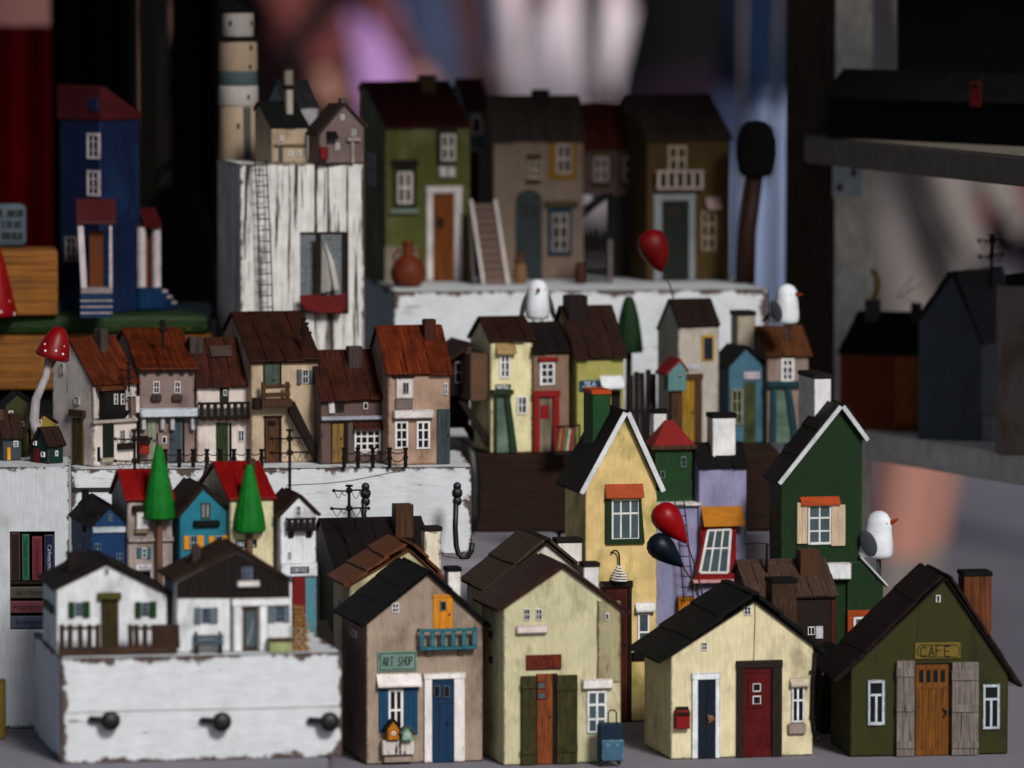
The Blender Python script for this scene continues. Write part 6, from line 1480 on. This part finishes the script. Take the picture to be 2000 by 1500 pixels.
h.sideon(2030, 190, (1650, 138), bk, 'black_roof', n=6, ove=5, ovs=4, t=4, back=.4)
tg = h.fb('tag', 1894, 160, 1916, 209, M('tag_red', '#6e0f0f', rough=.6), -26, -25); h.fb('mark', 1897, 165, 1910, 171, 'black_ink', -26.6, -26, tg, bev=.1)
h = Thing('tall_black_house', 'tall black house cut off by the top edge on the upper shelf', 'model house', 1752, Y=4.9, z=Z_UP, yaw=-10)
u1, v1 = h.F(2040, 100)[0], h.F(1752, -60)[1]; h.box('wall', 0, u1, 0, 120, 0, v1, bk, bev=2); h.box('roof', -6, u1 + 6, -6, 126, v1 + .2, v1 + 20, 'black_roof', bev=2)
# ---------------------------------------------------------------- drapes and things close behind the stall
def drape(name, label, x0, x1, y0, y1, Y, mat, folds=5, amp=.012, cat='cloth'):
    a, b = at(x0, 400, Y=Y).x, at(x1, 400, Y=Y).x; z1, z0 = at(0, y0, Y=Y).z, at(0, y1, Y=Y).z
    bm = bmesh.new(); n = folds * 8; cols = []
    for i in range(n + 1):
        f = i / n; y = Y + amp * math.sin(f * folds * 2 * math.pi) + amp * .5 * math.sin(f * 17)
        cols.append([bm.verts.new((a + (b - a) * f, y + s_, z)) for s_ in (0, .004) for z in (z0, z1)])
    for p, q in zip(cols, cols[1:]):
        bm.faces.new((p[0], q[0], q[1], p[1])); bm.faces.new((p[2], p[3], q[3], q[2])); bm.faces.new((p[1], q[1], q[3], p[3])); bm.faces.new((p[0], p[2], q[2], q[0]))
    for c in (cols[0], cols[-1]): bm.faces.new((c[0], c[1], c[3], c[2]))
    o = bpy.data.objects.new(name, finish(bm, name, mat, True)); COL.objects.link(o); o['label'] = label; o['category'] = cat
M('red_cloth', '#b50c12', scale=60, rough=.9, grain='n', mottle=.1)
drape('red_cloth', 'dark red cloth hanging behind the stall at the left', -120, 112, 50, 760, 6.0, 'red_cloth', 4)
drape('black_cloth', 'black cloth hanging behind the blue tower', 100, 264, -200, 760, 5.7, 'dark_cloth', 3)
drape('black_cloth', 'black cloth hanging behind the lighthouse', 330, 432, -200, 700, 6.4, 'dark_cloth', 2)
t = Thing('stall_post', 'blurred grey-olive post between the black cloths', 'post', 265, 800, Y=6.6, yaw=0); t.box('shaft', 0, 54, 0, 54, -400, t.F(265, 250)[1], M('post_olive', '#4f4a42', rough=.8)); t.box('top', 0, 54, 0, 54, t.F(265, 250)[1] + .2, 1100, 'post_olive')
t = Thing('bag', 'big round black bag behind the blue tower', 'bag', 345, 640, Y=5.6, yaw=0)
bm = bmesh.new(); bm_ball(bm, (0, 0, 130), 78, 1, .6, 2, sub=3); t.mesh('body', bm, 'dark_cloth', smooth=True); t.wires('handle', [[(-40 + i * 8, 0, 280 + 50 * math.sin(math.pi * i / 10)) for i in range(11)]], 5, 'dark_cloth')
for px, x2, Y, lab in ((1436, 1452, 7.2, 'thin pale tent pole before the blue jacket'), (1494, 1522, 7.0, 'thin pale tent pole right of the blue jacket')):
    t = Thing('tent_pole', lab, 'pole', px, 900, Y=Y, yaw=0, group='pale tent poles'); (a, b) = t.F(x2, -60)
    t.wires('tube', [[(0, 0, 0), (a * .6, 0, b * .6)]], 6, M('tent_grey', '#6d6360', rough=.5), None, 10); t.wires('upper_tube', [[(a * .6, 0, b * .6), (a, 0, b)]], 5.2, 'tent_grey', None, 10)
# ---------------------------------------------------------------- passers-by, far out of focus
def cloth_mat(c): return MATS.get('cl_' + c) or M('cl_' + c, c, scale=60, rough=.9, grain='n', mottle=.12)
SKIN = M('skin', '#b58a7e', scale=60, rough=.6, grain='n', streak=.05, mottle=.08)
def person(label, px, Y, turn, shirt, legs, skin='skin', hem=.86, knee=None, sleeve=1.15, armf=(.1, .3), hair='#1d1512', h=1.7, stride=.08, sock=0):
    gz = -.75; X = (px - 1000) / FPX * Y; s = h / 1.7
    J = {}; E = []; Rr = {}
    def j(n, x, y, z, r, par=None):
        J[n] = len(J); Rr[n] = (Vector((x, y, z)) * s, r * s)
        if par: E.append((J[par], J[n]))
    j('pelvis', 0, 0, .92, .15); j('waist', 0, 0, 1.08, .13, 'pelvis'); j('chest', 0, .01, 1.28, .155, 'waist'); j('neck', 0, .01, 1.45, .065, 'chest'); j('jaw', 0, -.02, 1.53, .075, 'neck'); j('head', 0, 0, 1.62, .095, 'jaw')
    for sd, f in ((-1, armf[0]), (1, armf[1])):
        k = str(sd)
        j('sh' + k, sd * .19, .01, 1.39, .06, 'chest'); j('el' + k, sd * .26, -.03 - f * .2, 1.12, .045, 'sh' + k); j('wr' + k, sd * (.25 - f * .25), -.06 - f, .9 + f * .35, .03, 'el' + k); j('pa' + k, sd * (.25 - f * .3), -.08 - f * 1.15, .83 + f * .4, .035, 'wr' + k)
        px_, py_, pz_ = sd * (.25 - f * .3), -.08 - f * 1.15, .83 + f * .4
        for q in range(4): j(f'f{q}' + k, px_ + (q - 1.5) * .018, py_ - .03 - .01 * q, pz_ - .075 + abs(q - 1.3) * .012, .009, 'pa' + k)
        j('th' + k, px_ - sd * .045, py_ - .03, pz_ - .03, .011, 'pa' + k)
        j('hip' + k, sd * .1, 0, .86, .11, 'pelvis'); j('kn' + k, sd * .11, -.02 - sd * stride, .48, .07, 'hip' + k); j('an' + k, sd * .11, .03 - sd * stride * 1.6, .09, .045, 'kn' + k); j('to' + k, sd * .12, -.13 - sd * stride * 1.6, .04, .04, 'an' + k)
    me = bpy.data.meshes.new('person'); me.from_pydata([v for v, r in Rr.values()], E, []); o = bpy.data.objects.new('tmp', me); COL.objects.link(o)
    md = o.modifiers.new('skin', 'SKIN'); sv = me.skin_vertices[0].data
    for i, (v, r) in enumerate(Rr.values()): sv[i].radius = (r, r * (.75 if i < 3 else 1)); sv[i].use_root = i == 0
    o.modifiers.new('sub', 'SUBSURF').levels = 1
    m2 = bpy.data.meshes.new_from_object(o.evaluated_get(bpy.context.evaluated_depsgraph_get())); bpy.data.objects.remove(o)
    m2.materials.clear()
    for m in (MATS[skin], cloth_mat(shirt), cloth_mat(legs), cloth_mat(hair), cloth_mat('#1a1614')): m2.materials.append(m)
    for p in m2.polygons:
        c = p.center / s; p.use_smooth = True
        arm = abs(c.x) > .2 and c.z > .6 or c.y < -.17 and c.z > .5
        if c.z > 1.47: p.material_index = 3 if c.z > 1.6 or c.y > .03 and c.z > 1.5 else 0
        elif arm and c.z < sleeve: p.material_index = 0
        elif c.z > hem: p.material_index = 1
        elif c.z < .09: p.material_index = 4
        elif c.z < sock: p.material_index = 2
        elif knee and c.z < knee: p.material_index = 0
        else: p.material_index = 2
    m2.name = 'person'
    ob = bpy.data.objects.new('person', m2); COL.objects.link(ob); ob.location = (X, Y, gz); ob.rotation_euler = (0, 0, rad(turn)); ob['label'] = label; ob['category'] = 'person'; ob['group'] = 'passers-by out of focus'
    e = bmesh.new()
    for sx in (-.033, .033): bm_ball(e, (sx * s, -.088 * s, 1.63 * s), .011, sub=1)
    for nm, bm_, mt in (('eyes', e, 'black_iron'),):
        q = bpy.data.objects.new(nm, finish(bm_, nm, mt)); COL.objects.link(q); q.parent = ob; q['kind'] = 'stuff'
    if knee is None and hem > 1:   # a skirt over the legs
        bm = bmesh.new(); bm_lathe(bm, [(.15, 1.08), (.19, .9), (.25, .6), (.28, .45), (.27, .44), (.14, 1.06)], 20, 0, 0, .8); q = bpy.data.objects.new('skirt', finish(bm, 'skirt', cloth_mat(legs), True)); q.scale = (s,) * 3; COL.objects.link(q); q.parent = ob
person('person in pale pinkish white clothes behind the tan house', 1145, 18.5, 20, '#e8d6dc', '#dfd3da', hem=1.06, sleeve=.7, armf=(.0, .05))
person('person in a lilac skirt and wine top behind the driftwood post', 700, 19, -70, '#35101c', '#b994c6', hem=1.06, sleeve=.9, armf=(.0, .1))
person('person in a wine shirt with bare arms right of the lighthouse', 600, 18, 60, '#7c4a48', '#40181f', hem=.93, sleeve=.9, armf=(.1, .15))
person('person in black clothes beside the lighthouse', 478, 18, 0, '#0d0a0c', '#100c0e', hem=.9, sleeve=.7)
person('person in a blue-grey jacket behind the moss house', 812, 20, 150, '#4d5670', '#5b5660', sleeve=.7, armf=(0, .05))
person('person in a brown dress behind the slim blue house', 905, 20.5, -30, '#6a4a48', '#5d4040', hem=1.06, sleeve=.95, armf=(0, .05))
person('person in a navy coat between the brown dress and the white clothes', 985, 21.5, 90, '#14121c', '#17141f', hem=.7, sleeve=.7, armf=(0, .05))
person('person in a black top and purple trousers behind the ochre house', 1325, 17.5, 10, '#08070a', '#2c1a2e', hem=.93, sleeve=.8, armf=(0, .05))
person('person in a dark plum coat beside the tent poles', 1405, 20, 40, '#3f2338', '#2a1a2c', hem=.6, sleeve=.7, armf=(0, .05))
person('person in a blue jacket and pale jeans between the tent pole and shelf post', 1490, 15.5, 70, '#0b2c48', '#93a0bd', hem=.86, sleeve=.7, armf=(0, .05), stride=.02)
person('person in beige with bare shins behind the lower shelf', 1785, 10.5, 84, '#9b918d', '#8f8784', knee=.54, hem=.9, sleeve=.7, armf=(.0, .05), stride=.01, sock=.27)
person('person in a pinkish top and dark purple trousers at the right edge', 1945, 13, 30, '#8f5f60', '#35203a', hem=.72, sleeve=.7, armf=(0, .05))
person('person in a pale shirt with rosy arms behind the red cloth', 40, 13, 10, '#7a5a56', '#30171a', hem=1.0, sleeve=1.3)
# ---------------------------------------------------------------- far stalls and a facade
def stall(label, px, Y, wd, roof, skirt):
    X = (px - 1000) / FPX * Y; r = bpy.data.objects.new('market_stall', None); COL.objects.link(r); r.location = (X, Y, -.75); r['label'] = label; r['category'] = 'market stall'; r['group'] = 'far market stalls'
    def pc(n, bm, m): o = bpy.data.objects.new(n, finish(bm, n, m)); COL.objects.link(o); o.parent = r
    bm = bmesh.new(); bm_prism(bm, [(-.2, 2.2), (.9, 2.9), (2.0, 2.2), (2.0, 2.15), (.9, 2.85), (-.2, 2.15)], -wd / 2, wd / 2, 'x'); pc('roof', bm, cloth_mat(roof))
    bm = bmesh.new(); bm_box(bm, -wd / 2, wd / 2, 0, .8, 0, .85, .02); pc('counter', bm, cloth_mat(skirt))
    bm = bmesh.new(); bm_box(bm, -wd / 2, wd / 2, 1.85, 1.9, 0, 2.1, .01); pc('back_cloth', bm, cloth_mat('#171216'))
    for x in (-wd / 2 + .05, wd / 2 - .05):
        for y in (.02, 1.75): bm = bmesh.new(); bm_tube(bm, [(x, y, .86 if y < 1 else 0), (x, y, 2.3)], .03); pc('post', bm, 'tent_grey')
stall('far stall with a wine red roof and dark counter', 420, 24, 3.4, '#3a1218', '#241418')
stall('far stall with a grey roof and mauve counter', 830, 25, 2.6, '#5a5660', '#5b4a56')
stall('far stall with a blue roof and navy counter', 1440, 24, 2.8, '#1d5f86', '#26264a')
stall('far stall with a beige roof and rose counter', 1870, 24, 3.0, '#8a7a70', '#6d444c')
bm = bmesh.new(); bm_box(bm, -14, 14, 0, 6, 0, 9)
r = bpy.data.objects.new('town_house', None); COL.objects.link(r); r.location = (0, 42, -.75); r['label'] = 'long dim mauve facade far behind the stalls'; r['category'] = 'building'
o = bpy.data.objects.new('wall', finish(bm, 'wall', cloth_mat('#6a5a64'))); COL.objects.link(o); o.parent = r
for i in range(9):
    bm = bmesh.new(); x = -11 + i * 2.7; bm_box(bm, x, x + 1.1, -.06, .1, 1.0, 2.9, .02); o = bpy.data.objects.new('window', finish(bm, 'window', 'pane_dark')); COL.objects.link(o); o.parent = r
